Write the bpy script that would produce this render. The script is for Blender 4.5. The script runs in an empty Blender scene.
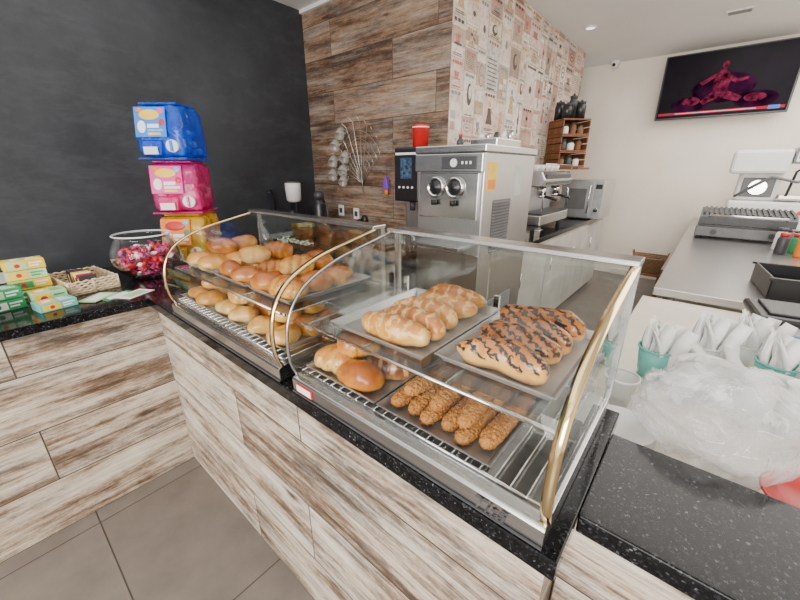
import bpy, bmesh, math, random
from mathutils import Vector, Matrix, noise
random.seed(7)
COL=bpy.context.scene.collection
# ---------------------------------------------------------------- camera
f=356.; p=math.atan(130/356.); az=math.radians(40.2)
cp,sp=math.cos(p),math.sin(p); ca,sa=math.cos(az),math.sin(az)
F=Vector((-sa*cp,ca*cp,-sp)); R=Vector((ca,sa,0)); U=Vector((-sa*sp,ca*sp,cp))
cam=bpy.data.cameras.new("camera"); co=bpy.data.objects.new("camera",cam); COL.objects.link(co)
M=Matrix.Identity(4)
for i in range(3):
    M[i][0]=R[i]; M[i][1]=U[i]; M[i][2]=-F[i]
M[2][3]=1.57
co.matrix_world=M
cam.sensor_width=36; cam.lens=f/800*36; cam.clip_start=.02
bpy.context.scene.camera=co

# ---------------------------------------------------------------- materials
def newmat(name):
    m=bpy.data.materials.new(name); m.use_nodes=True
    nt=m.node_tree; nt.nodes.clear()
    o=nt.nodes.new('ShaderNodeOutputMaterial'); b=nt.nodes.new('ShaderNodeBsdfPrincipled')
    nt.links.new(b.outputs[0],o.inputs[0])
    return m,nt,b,o
def ramp(nt,fac,stops):
    r=nt.nodes.new('ShaderNodeValToRGB'); e=r.color_ramp.elements
    while len(e)<len(stops): e.new(.5)
    for i,(q,c) in enumerate(stops):
        e[i].position=q; e[i].color=(*c,1)
    nt.links.new(fac,r.inputs[0]); return r.outputs[0]
def noise_n(nt,vec,scale,detail=4,rough=.55):
    n=nt.nodes.new('ShaderNodeTexNoise'); n.inputs['Scale'].default_value=scale
    n.inputs['Detail'].default_value=detail; n.inputs['Roughness'].default_value=rough
    if vec is not None: nt.links.new(vec,n.inputs['Vector'])
    return n.outputs['Fac']
def objco(nt):
    return nt.nodes.new('ShaderNodeTexCoord').outputs['Object']
def bump(nt,b,h,s,d=.01):
    n=nt.nodes.new('ShaderNodeBump'); n.inputs['Strength'].default_value=s; n.inputs['Distance'].default_value=d
    nt.links.new(h,n.inputs['Height']); nt.links.new(n.outputs[0],b.inputs['Normal'])
def mixc(nt,fac,a,b,mode='MIX'):
    n=nt.nodes.new('ShaderNodeMix'); n.data_type='RGBA'; n.blend_type=mode
    for s,v in ((0,fac),(6,a),(7,b)):
        if isinstance(v,(int,float)): n.inputs[s].default_value=v
        elif isinstance(v,tuple): n.inputs[s].default_value=(*v,1)
        else: nt.links.new(v,n.inputs[s])
    return n.outputs[2]
def mth(nt,op,a,b=0.):
    n=nt.nodes.new('ShaderNodeMath'); n.operation=op
    for i,v in enumerate((a,b)):
        if isinstance(v,(int,float)): n.inputs[i].default_value=v
        else: nt.links.new(v,n.inputs[i])
    return n.outputs[0]
_mc={}
def mat(name,col,rough=.5,metal=0.,var=.12,scale=12,emit=0.,bmp=0.,coat=0.,spec=None):
    if name in _mc: return _mc[name]
    m,nt,b,o=newmat(name)
    fac=noise_n(nt,objco(nt),scale,3)
    d=tuple(max(0,c*(1-var)) for c in col); l=tuple(min(1,c*(1+var)) for c in col)
    c=ramp(nt,fac,[(.3,d),(.7,l)])
    nt.links.new(c,b.inputs['Base Color'])
    b.inputs['Roughness'].default_value=rough; b.inputs['Metallic'].default_value=metal
    if coat: b.inputs['Coat Weight'].default_value=coat
    if spec is not None: b.inputs['Specular IOR Level'].default_value=spec
    if emit:
        nt.links.new(c,b.inputs['Emission Color']); b.inputs['Emission Strength'].default_value=emit
    if bmp: bump(nt,b,fac,bmp)
    _mc[name]=m; return m
def wood_planks(name,axis,row,length,stops,off=0.,rough=.45,tone=.10,zoff=0.):
    m,nt,b,o=newmat(name)
    s=nt.nodes.new('ShaderNodeSeparateXYZ'); nt.links.new(objco(nt),s.inputs[0])
    u=s.outputs[axis]; z=s.outputs[2]
    c=nt.nodes.new('ShaderNodeCombineXYZ'); nt.links.new(mth(nt,'ADD',u,10+off),c.inputs[0]); nt.links.new(mth(nt,'ADD',z,zoff),c.inputs[1])
    br=nt.nodes.new('ShaderNodeTexBrick'); nt.links.new(c.outputs[0],br.inputs['Vector'])
    br.inputs['Scale'].default_value=1; br.inputs['Brick Width'].default_value=length
    br.inputs['Row Height'].default_value=row; br.inputs['Mortar Size'].default_value=.0034
    br.inputs['Color1'].default_value=(0,0,0,1); br.inputs['Color2'].default_value=(1,1,1,1)
    br.inputs['Mortar Smooth'].default_value=.5
    br.offset=.37; r=mth(nt,'MULTIPLY',br.outputs['Color'],23.)
    def vec(su,sz):
        k=nt.nodes.new('ShaderNodeCombineXYZ')
        nt.links.new(mth(nt,'MULTIPLY',u,su),k.inputs[0]); nt.links.new(mth(nt,'MULTIPLY',z,sz),k.inputs[1]); nt.links.new(r,k.inputs[2])
        return k.outputs[0]
    n1=noise_n(nt,vec(1.6,17),1.0,10,.72)
    n2=noise_n(nt,vec(1.6,6),1.0,6,.62)
    n3=noise_n(nt,vec(5,210),1.0,6,.7)
    n4=noise_n(nt,vec(15,46),1.0,10,.88)
    n5=noise_n(nt,vec(2.4,75),1.0,8,.7)
    fac=mth(nt,'ADD',mth(nt,'MULTIPLY',n1,.54),mth(nt,'ADD',mth(nt,'MULTIPLY',n2,.53),mth(nt,'MULTIPLY',mth(nt,'SUBTRACT',n4,.5),.46)))
    fac=mth(nt,'ADD',fac,mth(nt,'MULTIPLY',mth(nt,'SUBTRACT',n5,.5),.30))
    fac=mth(nt,'ADD',fac,mth(nt,'MULTIPLY',mth(nt,'SUBTRACT',br.outputs['Color'],.5),tone))
    kn=nt.nodes.new('ShaderNodeTexVoronoi'); kn.inputs['Scale'].default_value=1.; nt.links.new(vec(2.2,7),kn.inputs['Vector'])
    fac=mth(nt,'SUBTRACT',fac,ramp(nt,kn.outputs['Distance'],[(.03,(.14,.14,.14)),(.14,(0,0,0))]))
    colr=ramp(nt,mth(nt,'SUBTRACT',fac,.025),stops)
    gr=noise_n(nt,vec(1.3,7),1.7,4,.6)
    bw=nt.nodes.new('ShaderNodeRGBToBW'); nt.links.new(colr,bw.inputs[0]); cg=nt.nodes.new('ShaderNodeCombineColor')
    for q,k in enumerate((1.0,.95,.89)): nt.links.new(mth(nt,'MULTIPLY',bw.outputs[0],k),cg.inputs[q])
    colr=mixc(nt,ramp(nt,gr,[(.45,(0,0,0)),(.62,(.55,.55,.55))]),colr,cg.outputs[0])
    g=ramp(nt,n3,[(.30,(.50,.44,.38)),(.56,(1,1,1))])
    colr=mixc(nt,.85,colr,g,'MULTIPLY')
    colr=mixc(nt,mth(nt,'MULTIPLY',br.outputs['Fac'],.92),colr,(.04,.03,.022))
    nt.links.new(colr,b.inputs['Base Color']); b.inputs['Roughness'].default_value=rough
    bump(nt,b,mth(nt,'SUBTRACT',n3,mth(nt,'MULTIPLY',br.outputs['Fac'],2.)),.25,.004)
    return m
LIGHT=[(.38,(.085,.05,.03)),(.45,(.215,.145,.096)),(.495,(.385,.29,.21)),(.545,(.57,.475,.375)),(.645,(.74,.66,.55))]
BROWN=[(.38,(.065,.032,.019)),(.45,(.145,.08,.048)),(.51,(.25,.155,.10)),(.575,(.35,.24,.165)),(.69,(.49,.38,.29))]
M_woodX=wood_planks('plank_cladding_x',0,.262,1.15,LIGHT)
M_woodY=wood_planks('plank_cladding_y',1,.262,1.15,LIGHT,.4)
M_wallwood=wood_planks('plank_wall',0,.285,1.2,BROWN,.2,tone=.10)
def m_granite():
    m,nt,b,o=newmat('black_granite'); v=objco(nt)
    n=nt.nodes.new('ShaderNodeTexVoronoi'); n.inputs['Scale'].default_value=260; nt.links.new(v,n.inputs['Vector'])
    sp_=ramp(nt,n.outputs['Color'],[(.70,(.006,.006,.007)),(.86,(.04,.043,.05)),(.985,(.16,.18,.21))])
    n2=noise_n(nt,v,60,4,.7); c=mixc(nt,1.,sp_,ramp(nt,n2,[(.4,(.3,.3,.3)),(.62,(1.2,1.2,1.2))]),'MULTIPLY')
    nt.links.new(c,b.inputs['Base Color']); b.inputs['Roughness'].default_value=.12; b.inputs['Specular IOR Level'].default_value=.22
    return m
M_gran=m_granite()
def m_steel(name,col=(.62,.62,.62),rough=.28,ax=(2,90,90),metal=1.):
    m,nt,b,o=newmat(name); mp=nt.nodes.new('ShaderNodeMapping'); nt.links.new(objco(nt),mp.inputs[0]); mp.inputs['Scale'].default_value=ax
    n=noise_n(nt,mp.outputs[0],4,5,.6)
    nt.links.new(ramp(nt,n,[(.3,tuple(c*.8 for c in col)),(.7,col)]),b.inputs['Base Color'])
    b.inputs['Metallic'].default_value=metal
    rr=nt.nodes.new('ShaderNodeMapRange'); nt.links.new(n,rr.inputs[0]); rr.inputs[3].default_value=rough*.8; rr.inputs[4].default_value=rough*1.35
    nt.links.new(rr.outputs[0],b.inputs['Roughness']); return m
M_steel=m_steel('brushed_steel',rough=.22); M_steelv=m_steel('brushed_steel_panel',(.68,.68,.69),.34,(90,90,2))
M_bench=m_steel('work_surface_steel',(.46,.45,.44),.3)
M_chrome=mat('chrome',(.8,.8,.8),.1,1,.03); M_brass=mat('brass',(.93,.72,.38),.13,1,.05)
M_tray=m_steel('tray_aluminium',(.50,.50,.51),.3,(3,40,3),.65)
M_black=mat('black_plastic',(.014,.014,.016),.3); M_dark=mat('dark_grey',(.05,.05,.055),.45); M_mid=mat('mid_grey',(.12,.12,.125),.4)
M_white=mat('white_plastic',(.8,.8,.79),.4,var=.04); M_paper=mat('white_paper',(.88,.88,.87),.8,var=.05)
M_offw=mat('aged_white_laminate',(.50,.48,.45),.4,var=.15,scale=4)
M_silverp=mat('silver_paint',(.42,.42,.43),.3,.6)
M_teal=mat('teal_plastic',(.14,.50,.44),.4); M_red=mat('red_plastic',(.6,.015,.015),.35)
M_yellow=mat('yellow_card',(.85,.58,.03),.45); M_green=mat('green_card',(.03,.32,.12),.45)
M_pink=mat('pink_card',(.8,.07,.28),.4); M_blue=mat('blue_card',(.02,.12,.65),.35); M_cream=mat('cream_laminate',(.78,.71,.60),.35,var=.04)
M_orange=mat('orange_card',(.85,.22,.02),.5); M_purple=mat('purple_plastic',(.2,.06,.5),.4)
M_crate=mat('crate_wood',(.17,.065,.022),.6,var=.4,scale=20); M_wick=mat('wicker',(.22,.12,.06),.7,var=.4,scale=60,bmp=.6)
M_lcard=mat('light_green_card',(.45,.65,.35),.5)
M_sky=mat('sky_blue_plastic',(.15,.45,.75),.35)
def m_glass(name,tint=(.965,.985,.975),ior=1.45,extra=.03,k1=1.1):
    m=bpy.data.materials.new(name); m.use_nodes=True; nt=m.node_tree; nt.nodes.clear()
    o=nt.nodes.new('ShaderNodeOutputMaterial'); t=nt.nodes.new('ShaderNodeBsdfTransparent'); g=nt.nodes.new('ShaderNodeBsdfGlossy')
    t.inputs[0].default_value=(*tint,1); g.inputs['Roughness'].default_value=.02
    fr=nt.nodes.new('ShaderNodeFresnel'); fr.inputs[0].default_value=ior
    sm=noise_n(nt,objco(nt),3,2); k=mth(nt,'ADD',mth(nt,'MULTIPLY',fr.outputs[0],k1),mth(nt,'MULTIPLY',sm,extra))
    x=nt.nodes.new('ShaderNodeMixShader'); nt.links.new(k,x.inputs[0]); nt.links.new(t.outputs[0],x.inputs[1]); nt.links.new(g.outputs[0],x.inputs[2]); nt.links.new(x.outputs[0],o.inputs[0])
    return m
M_glass=m_glass('clear_glass',extra=.01,k1=.65)
M_bowl=m_glass('bowl_glass',(.96,.97,.98),1.3,.02,.8)
def m_tint(name,col,solid=.45,rough=.12,bmp=0.,bs=25,tr=None,coat=.6,lw=0):
    m,nt,b,o=newmat(name); n=noise_n(nt,objco(nt),9,3)
    nt.links.new(ramp(nt,n,[(.3,tuple(c*.7 for c in col)),(.7,col)]),b.inputs['Base Color'])
    b.inputs['Roughness'].default_value=rough; b.inputs['Coat Weight'].default_value=coat
    t=nt.nodes.new('ShaderNodeBsdfTransparent'); t.inputs[0].default_value=(*(tr or [min(1,.25+c) for c in col]),1)
    if bmp: bump(nt,b,noise_n(nt,objco(nt),bs,4,.6),bmp,.02)
    x=nt.nodes.new('ShaderNodeMixShader'); x.inputs[0].default_value=solid
    if lw:
        l=nt.nodes.new('ShaderNodeLayerWeight'); l.inputs[0].default_value=.35
        nt.links.new(mth(nt,'ADD',mth(nt,'MULTIPLY',l.outputs['Facing'],lw),solid),x.inputs[0])
    nt.links.new(t.outputs[0],x.inputs[1]); nt.links.new(b.outputs[0],x.inputs[2]); nt.links.new(x.outputs[0],o.inputs[0]); return m
M_letter2=mat('mint_lettering',(.50,.70,.52),.5,var=.02)
M_tblue=m_tint('translucent_blue',(.02,.17,.98),.40,.05,1.,13,(.22,.45,1.),1.); M_tpink=m_tint('translucent_pink',(.98,.04,.36),.40,.05,1.,13,(1.,.30,.6),1.); M_tyel=m_tint('translucent_yellow',(.98,.62,.02),.5,.05,.8,13,(1.,.8,.25),1.)
M_bag=m_tint('clear_film',(.94,.95,.97),.24,.08,0,18,(.985,.985,.985),1.0,.45); M_cupclear=m_tint('clear_cup',(.85,.88,.9),.25,.1,tr=(.95,.96,.97))
def m_bread(name,top,mid,low,spots=None,stripe=None,zr=.06,rough=.3,coat=.5,bs=.35):
    m,nt,b,o=newmat(name); v=objco(nt)
    s=nt.nodes.new('ShaderNodeSeparateXYZ'); nt.links.new(v,s.inputs[0])
    inf=nt.nodes.new('ShaderNodeObjectInfo')
    vv=nt.nodes.new('ShaderNodeVectorMath'); vv.operation='ADD'; nt.links.new(v,vv.inputs[0]); nt.links.new(inf.outputs['Random'],vv.inputs[1])
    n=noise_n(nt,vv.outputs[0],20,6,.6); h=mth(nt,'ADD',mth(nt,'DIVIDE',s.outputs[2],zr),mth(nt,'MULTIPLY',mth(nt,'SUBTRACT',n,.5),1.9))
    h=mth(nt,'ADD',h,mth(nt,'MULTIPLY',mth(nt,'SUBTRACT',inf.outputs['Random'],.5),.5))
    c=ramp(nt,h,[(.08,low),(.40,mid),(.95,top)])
    n2=noise_n(nt,vv.outputs[0],180,3,.7)
    if spots: c=mixc(nt,ramp(nt,n2,[(.58,(0,0,0)),(.64,(1,1,1))]),c,spots)
    if stripe:
        w=nt.nodes.new('ShaderNodeTexWave'); w.inputs['Scale'].default_value=stripe[1]; w.inputs['Distortion'].default_value=stripe[3]; w.inputs['Detail Scale'].default_value=stripe[5]; w.inputs['Detail'].default_value=3
        w.bands_direction='DIAGONAL' if stripe[7] else 'X'; nt.links.new(vv.outputs[0],w.inputs['Vector'])
        top_=ramp(nt,mth(nt,'ADD',mth(nt,'DIVIDE',s.outputs[2],zr),mth(nt,'MULTIPLY',mth(nt,'SUBTRACT',n,.5),1.)),[(stripe[4],(0,0,0)),(stripe[4]+.08,(1,1,1))])
        k=mth(nt,'MULTIPLY',mth(nt,'MULTIPLY',ramp(nt,w.outputs['Fac'],[(stripe[2],(0,0,0)),(stripe[2]+.08,(1,1,1))]),top_),stripe[6])
        c=mixc(nt,k,c,stripe[0])
    nt.links.new(c,b.inputs['Base Color']); b.inputs['Roughness'].default_value=rough; b.inputs['Coat Weight'].default_value=coat; b.inputs['Coat Roughness'].default_value=.15
    bump(nt,b,mth(nt,'ADD',n2,mth(nt,'MULTIPLY',n,2.)),bs,.003); return m
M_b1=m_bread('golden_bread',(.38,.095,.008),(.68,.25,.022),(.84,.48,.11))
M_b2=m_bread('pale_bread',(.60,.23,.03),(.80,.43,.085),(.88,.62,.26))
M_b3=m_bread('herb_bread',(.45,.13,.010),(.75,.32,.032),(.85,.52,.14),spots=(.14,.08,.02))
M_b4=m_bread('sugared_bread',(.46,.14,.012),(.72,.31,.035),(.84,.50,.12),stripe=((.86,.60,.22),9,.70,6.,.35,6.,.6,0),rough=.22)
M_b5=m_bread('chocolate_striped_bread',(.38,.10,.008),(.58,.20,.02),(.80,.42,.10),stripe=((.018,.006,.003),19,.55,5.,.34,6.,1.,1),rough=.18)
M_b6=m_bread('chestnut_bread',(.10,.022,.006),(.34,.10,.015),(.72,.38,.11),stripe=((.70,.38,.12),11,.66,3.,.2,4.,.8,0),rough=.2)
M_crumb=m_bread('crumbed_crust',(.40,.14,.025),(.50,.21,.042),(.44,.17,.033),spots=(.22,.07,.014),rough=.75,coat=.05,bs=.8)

# ---------------------------------------------------------------- mesh tools
class B:
    def __init__(s): s.bm=bmesh.new()
    def face(s,vs,m=0,sm=False):
        try: fc=s.bm.faces.new(vs); fc.material_index=m; fc.smooth=sm; return fc
        except ValueError: return None
    def box(s,x0,x1,y0,y1,z0,z1,m=0):
        v=[s.bm.verts.new((x,y,z)) for z in (z0,z1) for y in (y0,y1) for x in (x0,x1)]
        for q in ((0,2,3,1),(4,5,7,6),(0,1,5,4),(2,6,7,3),(0,4,6,2),(1,3,7,5)): s.face([v[i] for i in q],m)
        return s
    def quad(s,pts,m=0):
        s.face([s.bm.verts.new(q) for q in pts],m); return s
    def ring(s,c,r,seg,ax,ell=1.):
        o=[]
        for i in range(seg):
            a=2*math.pi*i/seg; x,y=r*math.cos(a),r*math.sin(a)*ell
            o.append(s.bm.verts.new({'z':(c[0]+x,c[1]+y,c[2]),'x':(c[0],c[1]+x,c[2]+y),'y':(c[0]+x,c[1],c[2]+y)}[ax]))
        return o
    def cyl(s,c,r,h,seg=24,axis='z',r2=None,m=0,cap=True):
        d={'x':(h,0,0),'y':(0,h,0),'z':(0,0,h)}[axis]
        a=s.ring(c,r,seg,axis); b=s.ring((c[0]+d[0],c[1]+d[1],c[2]+d[2]),r if r2 is None else r2,seg,axis)
        for i in range(seg): s.face([a[i],a[(i+1)%seg],b[(i+1)%seg],b[i]],m,True)
        if cap: s.face(a[::-1],m); s.face(b,m)
        return s
    def lathe(s,prof,seg=32,c=(0,0,0),m=0):
        prev=None
        for r,z in prof:
            cur=[s.bm.verts.new((c[0],c[1],c[2]+z))] if r<1e-5 else s.ring((c[0],c[1],c[2]+z),r,seg,'z')
            if prev:
                if len(prev)==1 and len(cur)>1:
                    for i in range(seg): s.face([prev[0],cur[i],cur[(i+1)%seg]],m,True)
                elif len(cur)==1 and len(prev)>1:
                    for i in range(seg): s.face([prev[i],prev[(i+1)%seg],cur[0]],m,True)
                elif len(cur)>1:
                    for i in range(seg): s.face([prev[i],prev[(i+1)%seg],cur[(i+1)%seg],cur[i]],m,True)
            prev=cur
        return s
    def tube(s,pts,r,seg=8,m=0):
        pts=[Vector(q) for q in pts]; prev=None; up=Vector((0,0,1))
        for i,q in enumerate(pts):
            t=(pts[min(i+1,len(pts)-1)]-pts[max(i-1,0)]).normalized()
            if i==0:
                n=t.cross(up) if abs(t.dot(up))<.95 else t.cross(Vector((1,0,0)))
            n=(n-t*n.dot(t)).normalized(); b2=t.cross(n)
            rr=r[i] if isinstance(r,(list,tuple)) else r
            cur=[s.bm.verts.new(q+(n*math.cos(2*math.pi*k/seg)+b2*math.sin(2*math.pi*k/seg))*rr) for k in range(seg)]
            if prev:
                for k in range(seg): s.face([prev[k],prev[(k+1)%seg],cur[(k+1)%seg],cur[k]],m,True)
            else: s.face(cur[::-1],m)
            prev=cur
        s.face(prev,m); return s
    def ell(s,c,r,m=0,us=20,vs=12):
        if not isinstance(r,(list,tuple)): r=(r,r,r)
        prev=None
        for j in range(vs+1):
            ph=-math.pi/2+math.pi*j/vs
            if j in (0,vs): cur=[s.bm.verts.new((c[0],c[1],c[2]+r[2]*math.sin(ph)))]
            else: cur=[s.bm.verts.new((c[0]+r[0]*math.cos(ph)*math.cos(2*math.pi*i/us),c[1]+r[1]*math.cos(ph)*math.sin(2*math.pi*i/us),c[2]+r[2]*math.sin(ph))) for i in range(us)]
            if prev:
                for i in range(us):
                    k=(i+1)%us
                    if len(prev)==1: s.face([prev[0],cur[k],cur[i]],m,True)
                    elif len(cur)==1: s.face([prev[i],prev[k],cur[0]],m,True)
                    else: s.face([prev[i],prev[k],cur[k],cur[i]],m,True)
            prev=cur
        return s
    def prism(s,poly,a0,a1,axis='x',m=0,sm=False):
        def P(q,a): return {'x':(a,q[0],q[1]),'y':(q[0],a,q[1]),'z':(q[0],q[1],a)}[axis]
        A=[s.bm.verts.new(P(q,a0)) for q in poly]; C=[s.bm.verts.new(P(q,a1)) for q in poly]; n=len(poly)
        for i in range(n): s.face([A[i],A[(i+1)%n],C[(i+1)%n],C[i]],m,sm)
        s.face(A[::-1],m); s.face(C,m); return s
    def mesh(s,name,mats,fix=True):
        if fix: bmesh.ops.recalc_face_normals(s.bm,faces=s.bm.faces[:])
        me=bpy.data.meshes.new(name); s.bm.to_mesh(me); s.bm.free()
        for k in (mats if isinstance(mats,(list,tuple)) else [mats]): me.materials.append(k)
        return me
def tag(o,label=None,cat=None,group=None,kind=None):
    if label: o["label"]=label
    if cat: o["category"]=cat
    if group: o["group"]=group
    if kind: o["kind"]=kind
    return o
def ob(b,name,mats,parent=None,loc=(0,0,0),rot=(0,0,0),label=None,cat=None,group=None,kind=None,bev=0,sub=0,solid=0):
    me=b if isinstance(b,bpy.types.Mesh) else b.mesh(name,mats)
    o=bpy.data.objects.new(name,me); COL.objects.link(o); o.location=loc; o.rotation_euler=rot
    if parent: o.parent=parent
    if solid:
        q=o.modifiers.new('solid','SOLIDIFY'); q.thickness=solid
    if bev:
        q=o.modifiers.new('bevel','BEVEL'); q.width=bev; q.segments=2; q.limit_method='ANGLE'
    if sub:
        q=o.modifiers.new('sub','SUBSURF'); q.levels=sub; q.render_levels=sub
    return tag(o,label,cat,group,kind)
def top(name,label,cat,loc=(0,0,0),rz=0,group=None):
    e=bpy.data.objects.new(name,None); COL.objects.link(e); e.location=loc; e.rotation_euler=(0,0,rz); e.empty_display_size=.05
    return tag(e,label,cat,group)
def textmesh(s,size,offset=0.):
    c=bpy.data.curves.new('t','FONT'); c.body=s; c.size=size; c.align_x='CENTER'; c.offset=offset
    o=bpy.data.objects.new('t',c); COL.objects.link(o)
    me=bpy.data.meshes.new_from_object(o.evaluated_get(bpy.context.evaluated_depsgraph_get()))
    bpy.data.objects.remove(o); return me

# ---------------------------------------------------------------- room
H=3.0
def m_floor():
    m,nt,b,o=newmat('grey_floor_tile'); v=objco(nt)
    mp=nt.nodes.new('ShaderNodeMapping'); nt.links.new(v,mp.inputs[0]); mp.inputs['Location'].default_value=(1.075+8,-.018+8,0)
    br=nt.nodes.new('ShaderNodeTexBrick'); nt.links.new(mp.outputs[0],br.inputs['Vector']); br.offset=0
    for k,q in (('Scale',1),('Brick Width',.8),('Row Height',.8),('Mortar Size',.003)): br.inputs[k].default_value=q
    br.inputs['Color1'].default_value=(.170,.144,.126,1); br.inputs['Color2'].default_value=(.192,.165,.145,1); br.inputs['Mortar'].default_value=(.048,.040,.034,1)
    c=mixc(nt,.8,br.outputs['Color'],ramp(nt,noise_n(nt,v,5,8,.65),[(.3,(.72,.72,.72)),(.7,(1.12,1.12,1.12))]),'MULTIPLY')
    nt.links.new(c,b.inputs['Base Color']); b.inputs['Roughness'].default_value=.42; return m
def struct(b,name,m): return ob(b,name,m,kind='structure')
def m_chalk():
    m,nt,b,o=newmat('chalkboard_paint'); v=objco(nt)
    mp=nt.nodes.new('ShaderNodeMapping'); nt.links.new(v,mp.inputs[0]); mp.inputs['Rotation'].default_value=(.5,0,0); mp.inputs['Scale'].default_value=(1,1,3)
    c=ramp(nt,noise_n(nt,v,1.4,8,.7),[(.3,(.014,.016,.021)),(.75,(.046,.052,.063))])
    c=mixc(nt,ramp(nt,noise_n(nt,mp.outputs[0],2.2,9,.75),[(.5,(0,0,0)),(.8,(.5,.5,.5))]),c,(.085,.09,.10))
    nt.links.new(c,b.inputs['Base Color']); b.inputs['Roughness'].default_value=.5
    bump(nt,b,noise_n(nt,v,120,3),.08,.002); return m
M_plaster=mat('cream_plaster',(.89,.82,.72),.75,var=.03,scale=3)
M_ceil=mat('white_ceiling',(.80,.80,.79),.8,var=.02,scale=2)
struct(B().box(-3.6,3.3,-3,7,-.1,0),'floor',m_floor())
struct(B().box(-3.6,3.3,-3,7,H,H+.1),'ceiling',M_ceil)
struct(B().box(-3.55,-3.4,-3,2.56,0,H),'wall_left',m_chalk())
struct(B().box(-3.55,-1.68,2.56,5.75,0,H),'wall_back',M_wallwood)
struct(B().box(-3.6,3.3,6.5,6.65,0,H),'wall_far',M_plaster)
struct(B().box(3.1,3.25,-3,6.5,0,H),'wall_right',M_plaster)
struct(B().box(-1.0,3.1,6.47,6.499,0,.08),'baseboard_far',M_cream)
struct(B().box(-3.4,-1.68,2.535,2.56,2.97,H),'trim_1',M_ceil)

# wallpaper of vintage posters
def m_poster(name,c,inkc):
    m,nt,b,o=newmat(name); v=objco(nt)
    n=noise_n(nt,v,30,7,.75); n2=noise_n(nt,v,6,4,.6)
    k=mixc(nt,ramp(nt,n,[(.52,(0,0,0)),(.60,(.6,.6,.6))]),c,inkc)
    k=mixc(nt,1.,k,ramp(nt,n2,[(.3,(.78,.75,.72)),(.7,(1.05,1.05,1.05))]),'MULTIPLY')
    nt.links.new(k,b.inputs['Base Color']); b.inputs['Roughness'].default_value=.5; return m
pal=[(.83,.75,.62),(.78,.61,.47),(.81,.59,.53),(.56,.43,.34),(.86,.80,.71),(.62,.36,.30),(.46,.47,.45),(.83,.69,.64),(.64,.64,.60),(.87,.82,.74),(.83,.73,.68),(.42,.31,.25)]
ik=[(.42,.29,.21),(.36,.25,.18),(.52,.27,.21),(.22,.16,.13),(.46,.38,.31)]
mats=[m_poster('poster_tone_%s'%"abcdefghijkl"[i],c,ik[i%5]) for i,c in enumerate(pal)]; NP=len(pal)
ink=[mat('poster_ink_dark',(.11,.08,.068),.6,var=.4,scale=50),mat('poster_ink_red',(.46,.20,.16),.6,var=.4,scale=50),mat('poster_ink_slate',(.25,.28,.28),.6,var=.4,scale=50),mat('poster_ink_ochre',(.54,.37,.21),.6,var=.4,scale=50)]
W=B(); allm=mats+ink; x0=-1.679
W.quad([(x0,2.56,1.2),(x0,5.75,1.2),(x0,5.75,3),(x0,2.56,3)],11)
def rect(y0,y1,z0,z1,lv,m): W.quad([(x0+.0006*lv,y0,z0),(x0+.0006*lv,y1,z0),(x0+.0006*lv,y1,z1),(x0+.0006*lv,y0,z1)],m)
def wpoly(pts,lv,m): W.face([W.bm.verts.new((x0+.0006*lv,a,b)) for a,b in pts],m)
def disc(y,z,ry,rz_,lv,m): wpoly([(y+ry*math.cos(a*math.pi/8),z+rz_*math.sin(a*math.pi/8)) for a in range(16)],lv,m)
rnd=random.Random(33); y=2.562
def blob(cy,cz,w,h,i1,i2):
    disc(cy,cz+h*.2,w*.08,h*.065,3,i1)
    wpoly([(cy-w*.10,cz+h*.12),(cy+w*.10,cz+h*.12),(cy+w*.14,cz-h*.05),(cy+w*.22,cz-h*.28),(cy-w*.20,cz-h*.28),(cy-w*.12,cz-h*.05)],3,i2)
    wpoly([(cy+w*.08,cz+h*.12),(cy+w*.26,cz+h*.02),(cy+w*.24,cz-h*.02),(cy+w*.08,cz+h*.05)],4,i1)
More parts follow.
